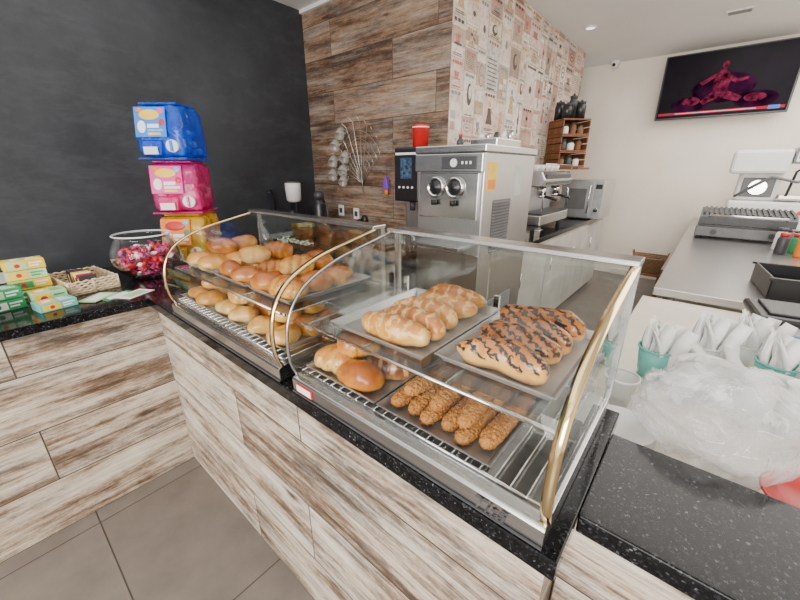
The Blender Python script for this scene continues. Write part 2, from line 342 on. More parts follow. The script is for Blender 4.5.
while y<5.72:
    w=rnd.choice([.15,.19,.24,.29]); w=min(w,5.745-y); z=1.2+rnd.random()*.02
    while z<2.98:
        h=min(rnd.choice([.15,.20,.26,.32,.38]),2.999-z)
        if h>.04 and w>.05:
            a,b_,c,d=y+.002,y+w-.002,z+.002,z+h-.002; t=rnd.choice([0,1,2,3,4,4,5,6,7,7,8,9,9,10,10,0,3])
            rect(a,b_,c,d,1,t); t2=(t+rnd.choice([1,4,5,7,9]))%NP; k=rnd.random()
            if k<.35: rect(a+.012,b_-.012,c+.012,d-.012,2,t2)
            elif k<.6: rect(a,b_,c+h*.3,d-h*.25,2,t2)
            elif k<.75: rect(a+.012,b_-.012,d-h*.3,d-.012,2,t2)
            cy,cz=(a+b_)/2+rnd.uniform(-.01,.01),(c+d)/2+rnd.uniform(-.01,.01); i1=NP+rnd.choice([0,0,1,2,3]); i2=NP+rnd.choice([0,1,2,3,3])
            ty=rnd.randrange(9)
            if ty==0: disc(cy,cz,w*.3,h*.22,3,i1); disc(cy,cz,w*.25,h*.18,4,t2); rect(cy-w*.15,cy+w*.15,cz-.006,cz+.006,5,i1)
            elif ty==1: rect(cy-w*.10,cy+w*.10,c+.02,cz,3,i1); rect(cy-w*.04,cy+w*.04,cz,d-.04,3,i1); disc(cy,cz,w*.10,h*.07,3,i1); rect(cy-w*.09,cy+w*.09,c+h*.18,c+h*.32,4,t2)
            elif ty==2:
                for q in range(8): rect(a+.015+rnd.random()*.03,b_-.02-rnd.random()*.04,c+.02+q*h*.08,c+.02+q*h*.08+h*.02,3,NP)
            elif ty==3: wpoly([(cy-w*.22,cz+h*.08),(cy+w*.18,cz+h*.08),(cy+w*.12,cz-h*.12),(cy-w*.15,cz-h*.12)],3,i1); disc(cy,cz-h*.15,w*.3,h*.035,3,i2)
            elif ty in (4,5): blob(cy,cz,w*1.2,h,i1,i2)
            elif ty==6: disc(cy,cz,w*.2,h*.25,3,i1); disc(cy+w*.05,cz+h*.05,w*.12,h*.15,4,t2)
            elif ty==7: rect(a+.02,b_-.02,c+.03,cz+h*.1,3,(t+3)%NP); disc(cy,cz-h*.1,w*.12,h*.09,4,i1)
            else:
                for q in range(3): rect(a+.02,a+.02+(w-.04)*.45,c+.02+q*h*.2,c+.02+q*h*.2+h*.15,3,(t2+q)%NP); rect(b_-.02-(w-.04)*.45,b_-.02,c+.02+q*h*.2,c+.02+q*h*.2+h*.15,3,(t2+q+4)%NP)
            nl=rnd.randrange(3,7); ww=(w*.76)/nl
            for q in range(nl): rect(a+w*.1+q*ww,a+w*.1+q*ww+ww*.7,d-.036,d-.014,5,i2)
            for q in range(rnd.randrange(3)): rect(a+w*.12,b_-w*(.12+.2*rnd.random()),c+.012+.012*q,c+.017+.012*q,5,NP)
        z+=h
    y+=w
ob(W,'wallpaper',allm,label='patchwork wallpaper of faded vintage cafe posters',cat='wallpaper')

# ---------------------------------------------------------------- counters
CT=1.0
ob(B().box(-2.8,-1.966,-1.2,1.15,0,.959),'counter_base',M_woodY,label='weathered whitewashed plank counter base beside chalkboard wall',cat='counter')
ob(B().box(-1.965,-.077,.475,.815,0,.959),'counter_base',M_woodX,label='weathered plank counter base under two display cases',cat='counter')
ob(B().box(-.075,1.7,.585,.815,0,.959),'counter_base',M_woodX,label='weathered plank counter base under bare granite top',cat='counter')
ob(B().box(-2.8,-1.93,-1.2,1.15,.96,CT),'countertop',M_gran,bev=.003,label='polished black granite countertop holding tea boxes and candy',cat='countertop')
ob(B().box(-1.929,-.057,.44,.92,.96,CT),'countertop',M_gran,bev=.003,label='polished black granite strip under pastry display cases',cat='countertop')
ob(B().box(-.056,1.7,.553,.825,.96,CT),'countertop',M_gran,bev=.003,label='speckled black granite counter slab beside napkins',cat='countertop')
def cabinet(x0,x1,y0,y1,z1,label,face,doors,mbody,mdoor):
    e=top('cabinet',label,'cabinet',((x0+x1)/2,(y0+y1)/2,0)); w,d=(x1-x0)/2,(y1-y0)/2
    ob(B().box(-w,w,-d,d,.06,z1),'body',mbody,e); ob(B().box(-w+.04,w-.04,-d+.04,d-.04,0,.06),'plinth',M_dark,e)
    for i in range(doors):
        if face=='x':
            a=-d+2*d*i/doors; q=ob(B().box(w,w+.018,a+.006,a+2*d/doors-.006,.08,z1-.03),'door',mdoor,e,bev=.002)
            ob(B().tube([(w+.018,a+.06,z1-.2),(w+.045,a+.06,z1-.2),(w+.045,a+.06,z1-.32),(w+.018,a+.06,z1-.32)],.005),'handle',M_chrome,q)
        else:
            a=-w+2*w*i/doors; s=1 if face=='Y' else -1; yy=sorted((s*d,s*(d+.018))); q=ob(B().box(a+.006,a+2*w/doors-.006,yy[0],yy[1],.08,z1-.03),'door',mdoor,e,bev=.002)
            ob(B().tube([(a+.06,s*(d+.018),z1-.2),(a+.06,s*(d+.045),z1-.2),(a+.06,s*(d+.045),z1-.32),(a+.06,s*(d+.018),z1-.32)],.005),'handle',M_chrome,q)
    return e
cabinet(-1.66,-1.11,2.75,5.7,.96,'off-white back-bar cabinet beneath espresso machine',"x",4,M_offw,M_offw)
ob(B().box(-1.675,-1.08,2.72,5.74,.961,1.0),'countertop',M_gran,bev=.003,label='black granite back-bar top holding coffee machine',cat='countertop')
cabinet(-3.38,-1.5,2.0,2.54,.91,'dark cabinet below plank-clad wall',"y",4,M_dark,M_dark)
ob(B().box(-3.39,-1.5,1.97,2.55,.911,.95),'countertop',M_gran,bev=.003,label='black granite shelf against plank wall',cat='countertop')
cabinet(-.15,1.7,.86,2.33,.86,'cream laminate service cabinet behind counter',"Y",3,M_cream,M_cream)
ob(B().box(-.18,1.75,.83,2.355,.861,.9),'countertop',M_cream,bev=.003,label='cream laminate worktop with cups and napkins',cat='countertop')
cabinet(-3.39,-3.0,-.7,.12,.95,'light grey low cabinet along chalkboard wall',"x",2,M_white,M_white)
e=top('work_table','long stainless steel work table against cream wall','work table',(.6,4.42,0))
ob(B().box(-.74,1.0,-2.04,2.04,.905,.95),'tabletop',M_bench,e,bev=.004)
ob(B().box(-.70,.96,-2.0,2.0,.28,.30),'shelf',M_steel,e)
for sx in (-.68,.94):
    for sy in (-1.95,0,1.95): ob(B().cyl((sx,sy,0),.02,.905,16),'leg',M_chrome,e)

# ---------------------------------------------------------------- display cases
prof=[(0,.05),(-.012,.08),(-.018,.12),(-.016,.17),(-.006,.215),(.016,.255),(.05,.288),(.10,.315),(.17,.34),(.25,.358),(.33,.374),(.385,.385)]
def dense(pr,n=6):
    o=[]
    for i in range(len(pr)-1):
        p0=Vector(pr[max(i-1,0)]);p1=Vector(pr[i]);p2=Vector(pr[i+1]);p3=Vector(pr[min(i+2,len(pr)-1)])
        for k in range(n):
            t=k/n; o.append(.5*((2*p1)+(p2-p0)*t+(2*p0-5*p1+4*p2-p3)*t*t+(3*p1-p0-3*p2+p3)*t**3))
    o.append(Vector(pr[-1])); return o
DP=dense(prof)
cum=[0]
for i in range(1,len(DP)): cum.append(cum[-1]+(DP[i]-DP[i-1]).length)
def onglass(s,lift=.0015):
    s=max(0,min(cum[-1]-1e-4,s)); i=0
    while cum[i+1]<s: i+=1
    t=(s-cum[i])/(cum[i+1]-cum[i]); q=DP[i].lerp(DP[i+1],t); d=(DP[i+1]-DP[i]).normalized(); return q+Vector((-d.y,d.x))*lift
def linetext(bm,word,cx,cs,size,ang=0,shear=0,off=-.0006):
    me=textmesh(word,size,off)
    for v in me.vertices:
        x,y=v.co.x+shear*v.co.y,v.co.y
        X=cx+x*math.cos(ang)-y*math.sin(ang); S=cs+x*math.sin(ang)+y*math.cos(ang); g=onglass(S); v.co=(X,g.x,g.y)
    bm.bm.from_mesh(me); bpy.data.meshes.remove(me)
def case(xa,xb,label,small):
    w=xb-xa; e=top('display_case',label,'display case',(xa,.458,CT+.001)); D=.43
    ob(B().prism([(-.012,.004),(D,.004),(D,.052),(.012,.052),(.004,.050),(-.010,.047),(-.014,.042)],0,w,'x'),'base',M_steel,e,bev=.0015)
    ob(B().box(.0,w,-.016,-.013,.004,.008),'base_trim',M_dark,e)
    g=B()
    for i in range(len(DP)-1):
        a,c=DP[i],DP[i+1]
        g.face([g.bm.verts.new(q) for q in ((.006,a.x,a.y),(w-.006,a.x,a.y),(w-.006,c.x,c.y),(.006,c.x,c.y))],0,True)
    bmesh.ops.remove_doubles(g.bm,verts=g.bm.verts[:],dist=1e-5)
    ob(g,'front_glass',M_glass,e)
    for x in (.004,w-.004):
        s=B(); s.face([s.bm.verts.new((x,q.x,q.y)) for q in DP]+[s.bm.verts.new((x,D-.01,.385)),s.bm.verts.new((x,D-.01,.052))])
        ob(s,'side_glass',M_glass,e)
        slim=(not small) and x<.1
        t=B(); hw=.0035 if slim else .0085; pv=None
        for i,q in enumerate(DP):
            d=(DP[min(i+1,len(DP)-1)]-DP[max(i-1,0)]).normalized(); n=Vector((-d.y,d.x)); o_=q+n*.003; i_=q-n*.003
            cur=[t.bm.verts.new(k) for k in ((x-hw,o_.x,o_.y),(x+hw,o_.x,o_.y),(x+hw,i_.x,i_.y),(x-hw,i_.x,i_.y))]
            if pv:
                for k in range(4): t.face([pv[k],pv[(k+1)%4],cur[(k+1)%4],cur[k]],0,True)
            else: t.face(cur)
            pv=cur
        t.face(pv); ob(t,'edge_trim',M_steel if slim else M_brass,e,label='slim steel edge trim' if slim else 'polished brass edge trim')
        ob(B().box(x-.006,x+.006,D-.018,D,.052,.39),'back_post',M_steel,e)
    ob(B().box(-.004,w+.004,.375,D+.004,.386,.398),'top_rail',M_steel,e,bev=.002)
    ob(B().box(0,w,D-.02,D,.052,.066),'door_track',M_steel,e)
    for i in range(2):
        a=.01+(w/2-.015)*i; q=ob(B().box(a,a+w/2+.005,D-.014+.007*i,D-.011+.007*i,.067,.385),'sliding_door',M_glass,e)
        ob(B().box(a+.02,a+.035,D-.01+.007*i,D-.001+.007*i,.18,.24),'handle',M_chrome,q)
    ob(B().box(.01,w-.01,.03,D-.03,.196,.2),'glass_shelf',M_glass,e)
    r=B()
    for yy in (.03,D-.03): r.tube([(.006,yy,.193),(w-.006,yy,.193)],.004)
    for xx in (.02,w/3,2*w/3,w-.02): r.tube([(xx,.03,.19),(xx,D-.03,.19)],.003)
    ob(r,'shelf_frame',M_chrome,e)
    r=B(); n=int(w/.03)
    for i in range(n+1): r.tube([(.012+i*(w-.024)/n,.012,.062),(.012+i*(w-.024)/n,D-.03,.062)],.0016,6)
    for yy in (.015,.2,D-.035): r.tube([(.01,yy,.059),(w-.01,yy,.059)],.0025,6)
    ob(r,'wire_rack',M_chrome,e)
    if small:
        t2=B(); linetext(t2,"Salgados",.60,.42,.052,.0,.5,-.0009); ob(t2,'script_lettering',M_letter2,e,label='pale green handwritten lettering on the glass')
    else:
        me=textmesh("Titã",.040,.0003)
        for v in me.vertices: v.co=(w-.095+v.co.x+.35*v.co.y,-.0162,.010+v.co.y)
        me.materials.append(M_dark); ob(me,'maker_lettering',None,e)
        ob(B().box(.02,.085,-.0165,-.0125,.014,.038),'warning_sticker',M_red,e)
        ob(B().box(.023,.082,-.0173,-.0166,.017,.035),'warning_sticker',M_paper,e,label='white face of the warning sticker')
    return e
case(-1.62,-.82,'curved-glass pastry case filled with golden rolls',True)
case(-.755,-.083,'curved-glass pastry case with brass trim and trays',False)

def tray(x0,x1,y0,y1,z,label='shallow rectangular aluminium pastry tray',h=.018):
    b=B(); w,d=(x1-x0)/2,(y1-y0)/2; i=.012
    lo=[(-w+i,-d+i,.001),(w-i,-d+i,.001),(w-i,d-i,.001),(-w+i,d-i,.001)]; hi=[(-w,-d,h),(w,-d,h),(w,d,h),(-w,d,h)]; hh=[(-w-.004,-d-.004,h),(w+.004,-d-.004,h),(w+.004,d+.004,h),(-w-.004,d+.004,h)]
    A=[b.bm.verts.new(q) for q in lo]; C=[b.bm.verts.new(q) for q in hi]; E=[b.bm.verts.new(q) for q in hh]; b.face(A)
    for k in range(4): b.face([A[k],A[(k+1)%4],C[(k+1)%4],C[k]]); b.face([C[k],C[(k+1)%4],E[(k+1)%4],E[k]])
    return ob(b,'pastry_tray',M_tray,None,((x0+x1)/2,(y0+y1)/2,z),label=label,cat='tray',group='pastry trays in display cases',solid=.0015)
ZL,ZU=1.0655,1.202
for a in [(-.72,-.478,.475,.75,ZL),(-.464,-.195,.475,.77,ZL),(-.65,-.372,.51,.85,ZU),(-.358,-.125,.54,.86,ZU)]: tray(*a)
for x in (-1.6,-1.345,-1.09): tray(x,x+.235,.485,.80,ZL); tray(x,x+.235,.52,.84,ZU)

# ---------------------------------------------------------------- breads
def bread(kind,seed,L,Wd,Hh):
    nx,ny=(110,44) if kind=='stick' else (56,30)
    b=B(); rn=random.Random(seed); off=Vector((rn.random()*50,rn.random()*50,0)); prev=None
    bend=rn.uniform(-.14,.14)*(.15 if kind=='stick' else 1); tw=rn.uniform(.9,1.2)
    for i in range(nx+1):
        t=-1+2*i/nx
        if kind=='roll': pr=(1-abs(t)**2.2)**.5
        elif kind=='braid': pr=(1-abs(t)**2.5)**.55
        elif kind=='stick': pr=(1-abs(t)**8)**.5*(1-.06*t)
        elif kind=='choc': pr=(1-abs(t)**2.8)**.5
        else: pr=(1-abs(t)**2.4)**.5
        cur=[]
        for j in range(ny):
            a=2*math.pi*j/ny; cx,sz=math.cos(a),math.sin(a)
            k=1.
            if kind=='braid': k=.96+.07*abs(math.sin((t*2.2*tw+math.sin(a+.8)*.45)*math.pi/1.3))**.8
            if kind=='roll2': k=.93+.10*abs(math.sin((t*2.0+a*.25)*math.pi))**.7
            X=t*L/2; Y=cx*Wd/2*pr*k; Z=sz*Hh/2*pr*k
            v=Vector((X,Y,Z)); nn=noise.noise(v*16+off)*.009+noise.noise(v*45+off)*.003
            if kind=='stick': nn=noise.noise(v*9+off)*.0012+noise.noise(v*150+off)*.0016+noise.noise(v*330+off)*.0042
            dv=Vector((t*.3,cx,sz)).normalized(); v+=dv*nn*(1 if pr>.1 else .3)
            v.y+=bend*t*t*L*.5
            v.z=max(v.z,-Hh*.36)+Hh*.36
            cur.append(v)
        cur=[b.bm.verts.new(q) for q in cur]
        if prev:
            for j in range(ny): b.face([prev[j],prev[(j+1)%ny],cur[(j+1)%ny],cur[j]],0,kind!='stick' or (i+j)%3>0)
        else: b.face(cur[::-1],0,True)
        prev=cur
    b.face(prev,0,True); bmesh.ops.remove_doubles(b.bm,verts=b.bm.verts[:],dist=1e-5)
    return b
def breadset(kind,L,W_,H_,m,n=4): return [bread(kind,i*7+len(m.name),L*(1+.05*(i%3-1)),W_,H_).mesh('bread',m) for i in range(n)]
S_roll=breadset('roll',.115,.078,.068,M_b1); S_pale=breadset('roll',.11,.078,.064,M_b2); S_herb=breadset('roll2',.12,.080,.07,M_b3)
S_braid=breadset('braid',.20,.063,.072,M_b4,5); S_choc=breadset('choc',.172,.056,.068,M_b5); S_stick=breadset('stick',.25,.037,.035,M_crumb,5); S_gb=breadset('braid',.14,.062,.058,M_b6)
def place(mset,name,x,y,z,rz,label,cat,group,s=1.,tilt=0):
    o=bpy.data.objects.new(name,random.choice(mset)); COL.objects.link(o); o.location=(x,y,z); o.rotation_euler=(tilt,random.uniform(-.03,.03),rz); o.scale=(s,s,s)
    return tag(o,label,cat,group)
for i in range(5): place(S_braid,'stuffed_bread',-.492+.012*(i%2),.552+i*.066,ZU+.004,random.uniform(-.05,.05)+.06,'long plump glossy golden stuffed bread','bread','stuffed breads on the shelf tray',.97,.0)
for i in range(4): place(S_choc,'chocolate_bun',-.243,.59+i*.070,ZU+.004,random.uniform(-.04,.04)+.05,'golden bun drizzled with dark chocolate','bun','chocolate buns on the shelf tray',1.08,.0)
for x,y,k,r,dz in [(-.668,.53,0,.3,0),(-.56,.515,1,.3,0),(-.655,.615,1,.3,0),(-.545,.60,2,.5,0),(-.65,.70,2,.3,0),(-.545,.68,0,.4,0),(-.60,.655,2,.3,.048),(-.62,.57,0,.6,.052)]:
    place([S_herb,S_roll,S_gb][k],'baked_roll',x,y,ZL+.003+dz,r,['golden roll speckled with dried herbs','smooth glossy golden bread roll','striped chestnut-brown twisted croissant'][k],'bread roll','large rolls on the lower tray',1.12 if dz==0 else 1.)
for i in range(6): place(S_stick,'crumbed_roll',-.436+i*.0425,.620+.005*(i%2),ZL+.004,math.pi/2+random.uniform(-.015,.015),'long straight brown crumb-coated fried stick','crumbed roll','crumbed rolls on the lower tray',1.)
for i in range(3): place(S_stick,'crumbed_roll',-.405+i*.062,.628,ZL+.034,math.pi/2+.10*(i-1),'long crumb-coated fried stick lying on others','crumbed roll','crumbed rolls on the lower tray',.97)
LAB={id(S_pale):'pale golden oval bread roll',id(S_roll):'smooth glossy golden bread roll',id(S_herb):'golden roll speckled with dried herbs'}
for t,x in enumerate((-1.6,-1.345,-1.09)):
    for c in range(2):
        for r in range(3):
            s=[S_pale,S_roll,S_herb][(t+r)%3] if t<2 else [S_roll,S_herb][(c+r)%2]
            place(s,'baked_roll',x+.062+c*.112,.565+r*.095,ZU+.003,random.uniform(.1,1.3),LAB[id(s)],'bread roll','rolls on the upper shelf',random.uniform(.95,1.08))
            s=S_pale if r==0 else [S_roll,S_pale,S_herb][(t*2+r)%3]
            place(s,'baked_roll',x+.062+c*.112,.53+r*.092,ZL+.003,random.uniform(.1,1.3),LAB[id(s)],'bread roll','rolls on the lower deck',random.uniform(.9,1.02))
    for r in range(2):
        s=[S_roll,S_pale,S_herb][(t+r)%3]; place(s,'baked_roll',x+.115,.635+r*.09,ZU+.054,random.uniform(.1,1.5),LAB[id(s)],'bread roll','rolls on the upper shelf',1.02,.1)
        s=[S_pale,S_herb,S_roll][(t+r)%3]; place(s,'baked_roll',x+.115,.58+r*.09,ZL+.050,random.uniform(.1,1.5),LAB[id(s)],'bread roll','rolls on the lower deck',1.0,.1)

# ---------------------------------------------------------------- candy dispensers
def dispenser(z,m,name,lcol,rz,dx=0):
    e=top('candy_dispenser','glossy translucent %s plastic candy dispenser in a stack'%name,'candy dispenser',(-2.6+dx,.93,z),rz)
    s=.14; b=B()
    bmesh.ops.create_cube(b.bm,size=1); bmesh.ops.subdivide_edges(b.bm,edges=b.bm.edges[:],cuts=15,use_grid_fill=True)
    for v in b.bm.verts:
        q=Vector(v.co)*2; r=(abs(q.x)**10+abs(q.y)**10+abs(q.z)**10)**(1/10); q=q/r
        q*=1+.05*noise.noise(q*3+Vector((z*9,0,0)))+.03*abs(noise.noise(q*6+Vector((0,z*5,0))))
        sl=.03*max(0,q.z) if q.y<-.5 else 0
        v.co=(q.x*s*.98,q.y*s*.98+sl,.157+q.z*.14)
    for fc in b.bm.faces: fc.smooth=True
    ob(b,'body',m,e)
    ob(B().prism([(-s-.004,-s-.004),(s+.004,-s-.004),(s+.004,s+.004),(-s-.004,s+.004)],0,.014,'z'),'base_tray',m,e,bev=.004)
    ob(B().box(-s+.03,s-.03,-s+.05,s-.03,.297,.311),'lid',m,e,bev=.006)
    lb=ob(B().box(-.118,.06,-.003,.003,-.085,.078),'front_label',lcol,e,(0,-s+.002,.205),(-.2,0,0),bev=.002)
    ob(B().ell((-.03,-.004,.035),(.060,.004,.028)),'label_emblem',M_yellow if name!='yellow' else M_red,lb)
    ob(B().ell((-.078,-.004,-.03),(.024,.004,.034)),'label_emblem',M_paper,lb); ob(B().ell((.038,-.004,-.005),(.016,.004,.018)),'label_emblem',M_red if name!='yellow' else M_green,lb)
    ob(B().ell((-.085,-.004,.06),(.018,.004,.012)),'label_emblem',M_orange,lb); ob(B().ell((.035,-.004,.055),(.02,.004,.016)),'label_emblem',M_sky if name!='blue' else M_pink,lb)
    ob(B().box(-.045,.02,-.005,-.003,-.035,-.015),'label_band',M_paper,lb); ob(B().box(-.045,.045,-.005,-.003,-.055,-.042),'label_band',M_sky if name=='blue' else M_white,lb); ob(B().box(-.045,.03,-.005,-.003,-.075,-.062),'label_band',M_yellow,lb)
    q=ob(B().prism([(-s-.035,.025),(-s+.005,.025),(-s+.005,.11),(-s-.015,.10)],-.09,.02,'x'),'chute',m,e,bev=.004); ob(B().box(-.075,.005,-s-.040,-s-.034,.03,.07),'flap',M_white,q)
    q=ob(B().cyl((.08,-s-.02,.075),.034,.025,28,'y'),'knob',M_white,e); ob(B().box(.074,.086,-s-.034,-s-.02,.045,.105),'knob_grip',lcol,q,bev=.002)
    c=B()
    for i in range(90): c.ell((random.uniform(-.105,.105),random.uniform(-.09,.105),random.uniform(.03,.18)),.019,i%4,8,6)
    o=ob(c,'candy_filling',[lcol,lcol,M_sky if name=='blue' else (M_pink if name=='pink' else M_yellow),M_paper],e); o["kind"]="stuff"
dispenser(CT,M_tyel,'yellow',M_orange,.75); dispenser(CT+.313,M_tpink,'pink',mat('magenta_label',(.75,.03,.3),.3),.85,-.01); dispenser(CT+.626,M_tblue,'blue',mat('cobalt_label',(.03,.22,.8),.3),.70,-.02)

# fish bowl with candies
BX,BY=-2.36,.585
e=top('glass_bowl','round clear glass fishbowl holding wrapped candies','bowl',(BX,BY,CT))
ob(B().lathe([(0,.004),(.09,.004),(.10,.008),(.14,.045),(.164,.09),(.17,.125),(.163,.165),(.142,.205),(.132,.222),(.135,.235),(.140,.238)],48),'bowl',M_bowl,e)
ob(B().lathe([(.134,.234),(.140,.236),(.142,.240),(.137,.243),(.132,.240)],48),'rim',mat('glass_rim',(.75,.8,.8),.1,var=.02),e)
cm=[]; M_mag=mat('magenta_foil',(.42,.02,.16),.2); M_bord=mat('burgundy_foil',(.25,.01,.04),.2)
for i,m in enumerate([M_pink,M_mag,M_red,M_paper,M_red,M_bord,M_bord]):
    b=B(); b.ell((0,0,0),(.018,.012,.011),0,12,8)
    for s in (-1,1): b.prism([(s*.014,-.002),(s*.030,-.011),(s*.030,.011),(s*.014,.002)],-.0006,.0006,'z')
    cm.append(b.mesh('candy',m))
pts=[]; tries=0
while len(pts)<150 and tries<50000:
    tries+=1; z=random.uniform(.022,.165); R_=.085+.65*min(z,.10)
    a=random.random()*6.283; r=math.sqrt(random.random())*(R_-.018); q=Vector((r*math.cos(a),r*math.sin(a),z))
    if all((q-k).length>.025 for k in pts): pts.append(q)
cl=['pink','magenta','red','white','red','burgundy','burgundy']
for q in pts:
    i=random.randrange(7); o=bpy.data.objects.new('wrapped_candy',cm[i]); COL.objects.link(o); o.location=(BX+q.x,BY+q.y,CT+q.z); o.rotation_euler=[random.uniform(-1,1),random.uniform(-1,1),random.uniform(0,6)]
    tag(o,'small %s twist-wrapped candy in glass bowl'%cl[i],'candy','candies in the bowl')

def carton(x,y,z,w,d,h,rz,m,m2,label,group=None,cat='box'):
    e=top('tea_box',label,cat,(x,y,z),rz,group)
    ob(B().box(-w/2,w/2,-d/2,d/2,0,h),'carton',m,e,bev=.002)
    ob(B().box(w/2,w/2+.0008,-d*.42,d*.05,h*.15,h*.85),'front_panel',m2,e)
    ob(B().box(-w*.36,w*.36,-d*.4,d*.02,h,h+.0008),'top_panel',m2,e)
    for k in range(3): ob(B().box(w*(.28-.22*k)-.004,w*(.28-.22*k)+.004,d*.08,d*(.42-.06*k),h,h+.0008),'print_line',M_paper if m is not M_lcard else M_green,e)
    ob(B().cyl((0,-d*.19,h+.0008),min(w,d)*.18,.0006,20),'emblem',M_green if m2 is M_paper else M_paper,e)
    ob(B().cyl((w/2+.0008,-d*.18,h*.5),h*.22,.0006,20,'x'),'emblem',M_green if m2 is M_paper else M_red,e)
    for k in range(2): ob(B().box(w/2,w/2+.0008,d*.10,d*(.42-.08*k),h*(.6-.3*k),h*(.75-.3*k)),'print_line',M_paper if m is not M_lcard else M_green,e)
for i in range(4): carton(-2.40+.006*(i%2),.10,CT+i*.0455,.085,.14,.043,.1*(i%2)-.05,[M_yellow,M_yellow,M_lcard,M_yellow][i],[M_paper,M_green,M_yellow,M_lcard][i],['yellow tea carton in a small stack','yellow and green tea carton in stack','light green tea carton in stack','yellow tea carton on top of stack'][i],'stacked tea cartons')
for i in range(2): carton(-2.25,-.015,CT+i*.0475,.10,.13,.045,.25,M_green,[M_paper,M_lcard][i],'dark green tea carton beside yellow stack','green tea cartons')
carton(-2.11,.14,CT,.09,.13,.035,.2,M_teal,M_yellow,'teal tea carton lying on granite')
carton(-2.235,.135,CT,.09,.12,.055,.1,M_lcard,M_yellow,'pale green carton beside teal carton')
for i,(x,y,m) in enumerate([(-2.27,-.145,M_pink),(-2.17,-.125,M_red),(-2.06,-.095,M_green),(-2.37,-.14,M_pink)]): carton(x,y,CT,.075,.11,.08+.02*(i%2),.15,m,M_paper,'small %s sweets carton on granite'%['pink','red','green','pink'][i],'small sweets cartons')
e=top('wicker_tray','pale woven tray holding tea sachets and card','tray',(-2.40,.292,CT),.12)
b=B(); b.box(-.15,.15,-.10,.10,0,.006)
for z in (.012,.024,.036,.048,.060):
    pts=[]
    for k in range(97):
        t=k/96*4; s=int(t)%4; q=t-int(t); c=[(-.15,-.10),(.15,-.10),(.15,.10),(-.15,.10)]; p0,p1=c[s],c[(s+1)%4]
        pts.append((p0[0]+(p1[0]-p0[0])*q,p0[1]+(p1[1]-p0[1])*q,z+.003*math.sin(k*1.6+z*200)))
    b.tube(pts,.0055,6)
M_wl=mat('pale_wicker',(.66,.52,.34),.7,var=.3,scale=60); ob(b,'woven_body',M_wl,e)
for x,y in [(-.15,-.1),(.15,-.1),(.15,.1),(-.15,.1),(0,-.1),(0,.1),(.15,0),(-.15,0)]: ob(B().cyl((x,y,0),.006,.066,8),'post',M_wl,e)
for i in range(11):
    o=ob(B().box(-.035,.035,-.004,.004,0,.072),'tea_sachet',[M_dark,M_paper,M_dark,M_red,M_yellow][i%5],None,(-2.49+.018*i,.28+.002*i,CT+.008),(.35*(.5-(i%2)),0,1.5),label='%s paper tea sachet standing in woven tray'%['dark','white','dark','red','yellow'][i%5],cat='tea sachet',group='sachets in the woven tray',bev=.001)
for i,(x,y,m,l) in enumerate([(-2.09,.36,M_green,'flat dark green leaflet lying on granite'),(-2.05,.42,M_paper,'white printed card lying on granite'),(-2.12,.29,M_lcard,'pale green leaflet lying on granite')]):
    e=top('leaflet',l,'leaflet',(x,y,CT+.0018*i),.3+.2*i); ob(B().box(-.045,.045,-.07,.07,0,.0012),'sheet',m,e); ob(B().box(-.03,.03,-.05,.05,.0012,.0016),'print',M_paper if m is not M_paper else M_lcard,e)

# ---------------------------------------------------------------- plank wall items
CB=.951
e=top('coffee_grinder','white-topped coffee grinder with black base','coffee grinder',(-3.17,2.12,CB))
ob(B().box(-.075,.075,-.10,.10,0,.06),'base',M_black,e,bev=.008); ob(B().box(-.055,.055,-.02,.09,.06,.32),'body',M_black,e,bev=.01)
ob(B().lathe([(0,.32),(.05,.32),(.07,.34),(.075,.45),(.075,.50),(0,.50)],28,(0,0,0)),'hopper',M_white,e); ob(B().cyl((0,0,.5),.06,.012,28),'lid',M_mid,e); ob(B().cyl((0,-.055,.22),.02,.05,16,'y'),'spout',M_dark,e)
e=top('thermos_flask','tall black thermos flask with handle','thermos',(-2.90,2.22,CB))
ob(B().lathe([(0,0),(.065,0),(.07,.02),(.07,.30),(.055,.34),(.045,.36),(0,.36)],32),'body',M_black,e); ob(B().lathe([(0,.36),(.048,.36),(.05,.40),(.03,.43),(0,.43)],28),'lid',M_dark,e)
ob(B().tube([(.06,0,.32),(.11,0,.31),(.12,0,.22),(.11,0,.12),(.068,0,.10)],.009),'handle',M_dark,e)
e=top('beverage_tap','slim black counter tap with curved spout','tap',(-3.33,2.0,CB)); ob(B().cyl((0,0,0),.03,.02),'base',M_black,e); ob(B().tube([(0,0,.02),(0,0,.38),(.0,-.02,.42),(.02,-.05,.43),(.04,-.08,.40)],.009),'spout',M_black,e)
for x,z in ((-2.97,1.17),(-2.74,1.15)):
    e=top('power_outlet','white wall outlet plate on plank cladding','power outlet',(x,2.558,z)); ob(B().box(-.04,.04,-.010,0,-.055,.055),'plate',M_white,e,bev=.003)
    ob(B().box(-.022,.022,-.013,-.010,-.025,.025),'socket',M_dark,e,bev=.002)
ob(B().ell((0,0,0),(.04,.03,.05)).cyl((0,-.02,-.0),.02,-.06,16,'y'),'wall_plug_adapter',M_black,None,(-2.60,2.525,1.10),label='black plug adapter on the plank wall',cat='plug adapter')
e=top('wire_rack','wide fan-shaped wire wall rack with cup hooks','wire rack',(-2.62,2.555,1.40))
M_wire=mat('wire_grey',(.60,.57,.53),.3,.8); b=B(); fan=[]
for i in range(11):
    a=math.radians(168-13.6*i); L=.43-.06*abs(i-5)/5
    tip=(L*math.cos(a)*.95,-.05,.08+L*math.sin(a)*1.15+.02); fan.append((a,L))
    b.tube([(0,-.012,.05),(L*.3*math.cos(a),-.03,.08+L*.34*math.sin(a)),tip,(tip[0]+.012*(1 if tip[0]>0 else -1),-.095,tip[2]+.035)],.0030,6)
for fr_ in (.3,.45,.6,.75,.9): b.tube([(L*fr_*math.cos(a)*.95,-.036,.08+L*fr_*math.sin(a)*1.15) for a,L in fan],.0025,6)
b.tube([(0,-.012,-.03),(0,-.02,.05),(0,-.03,.2)],.004,6)
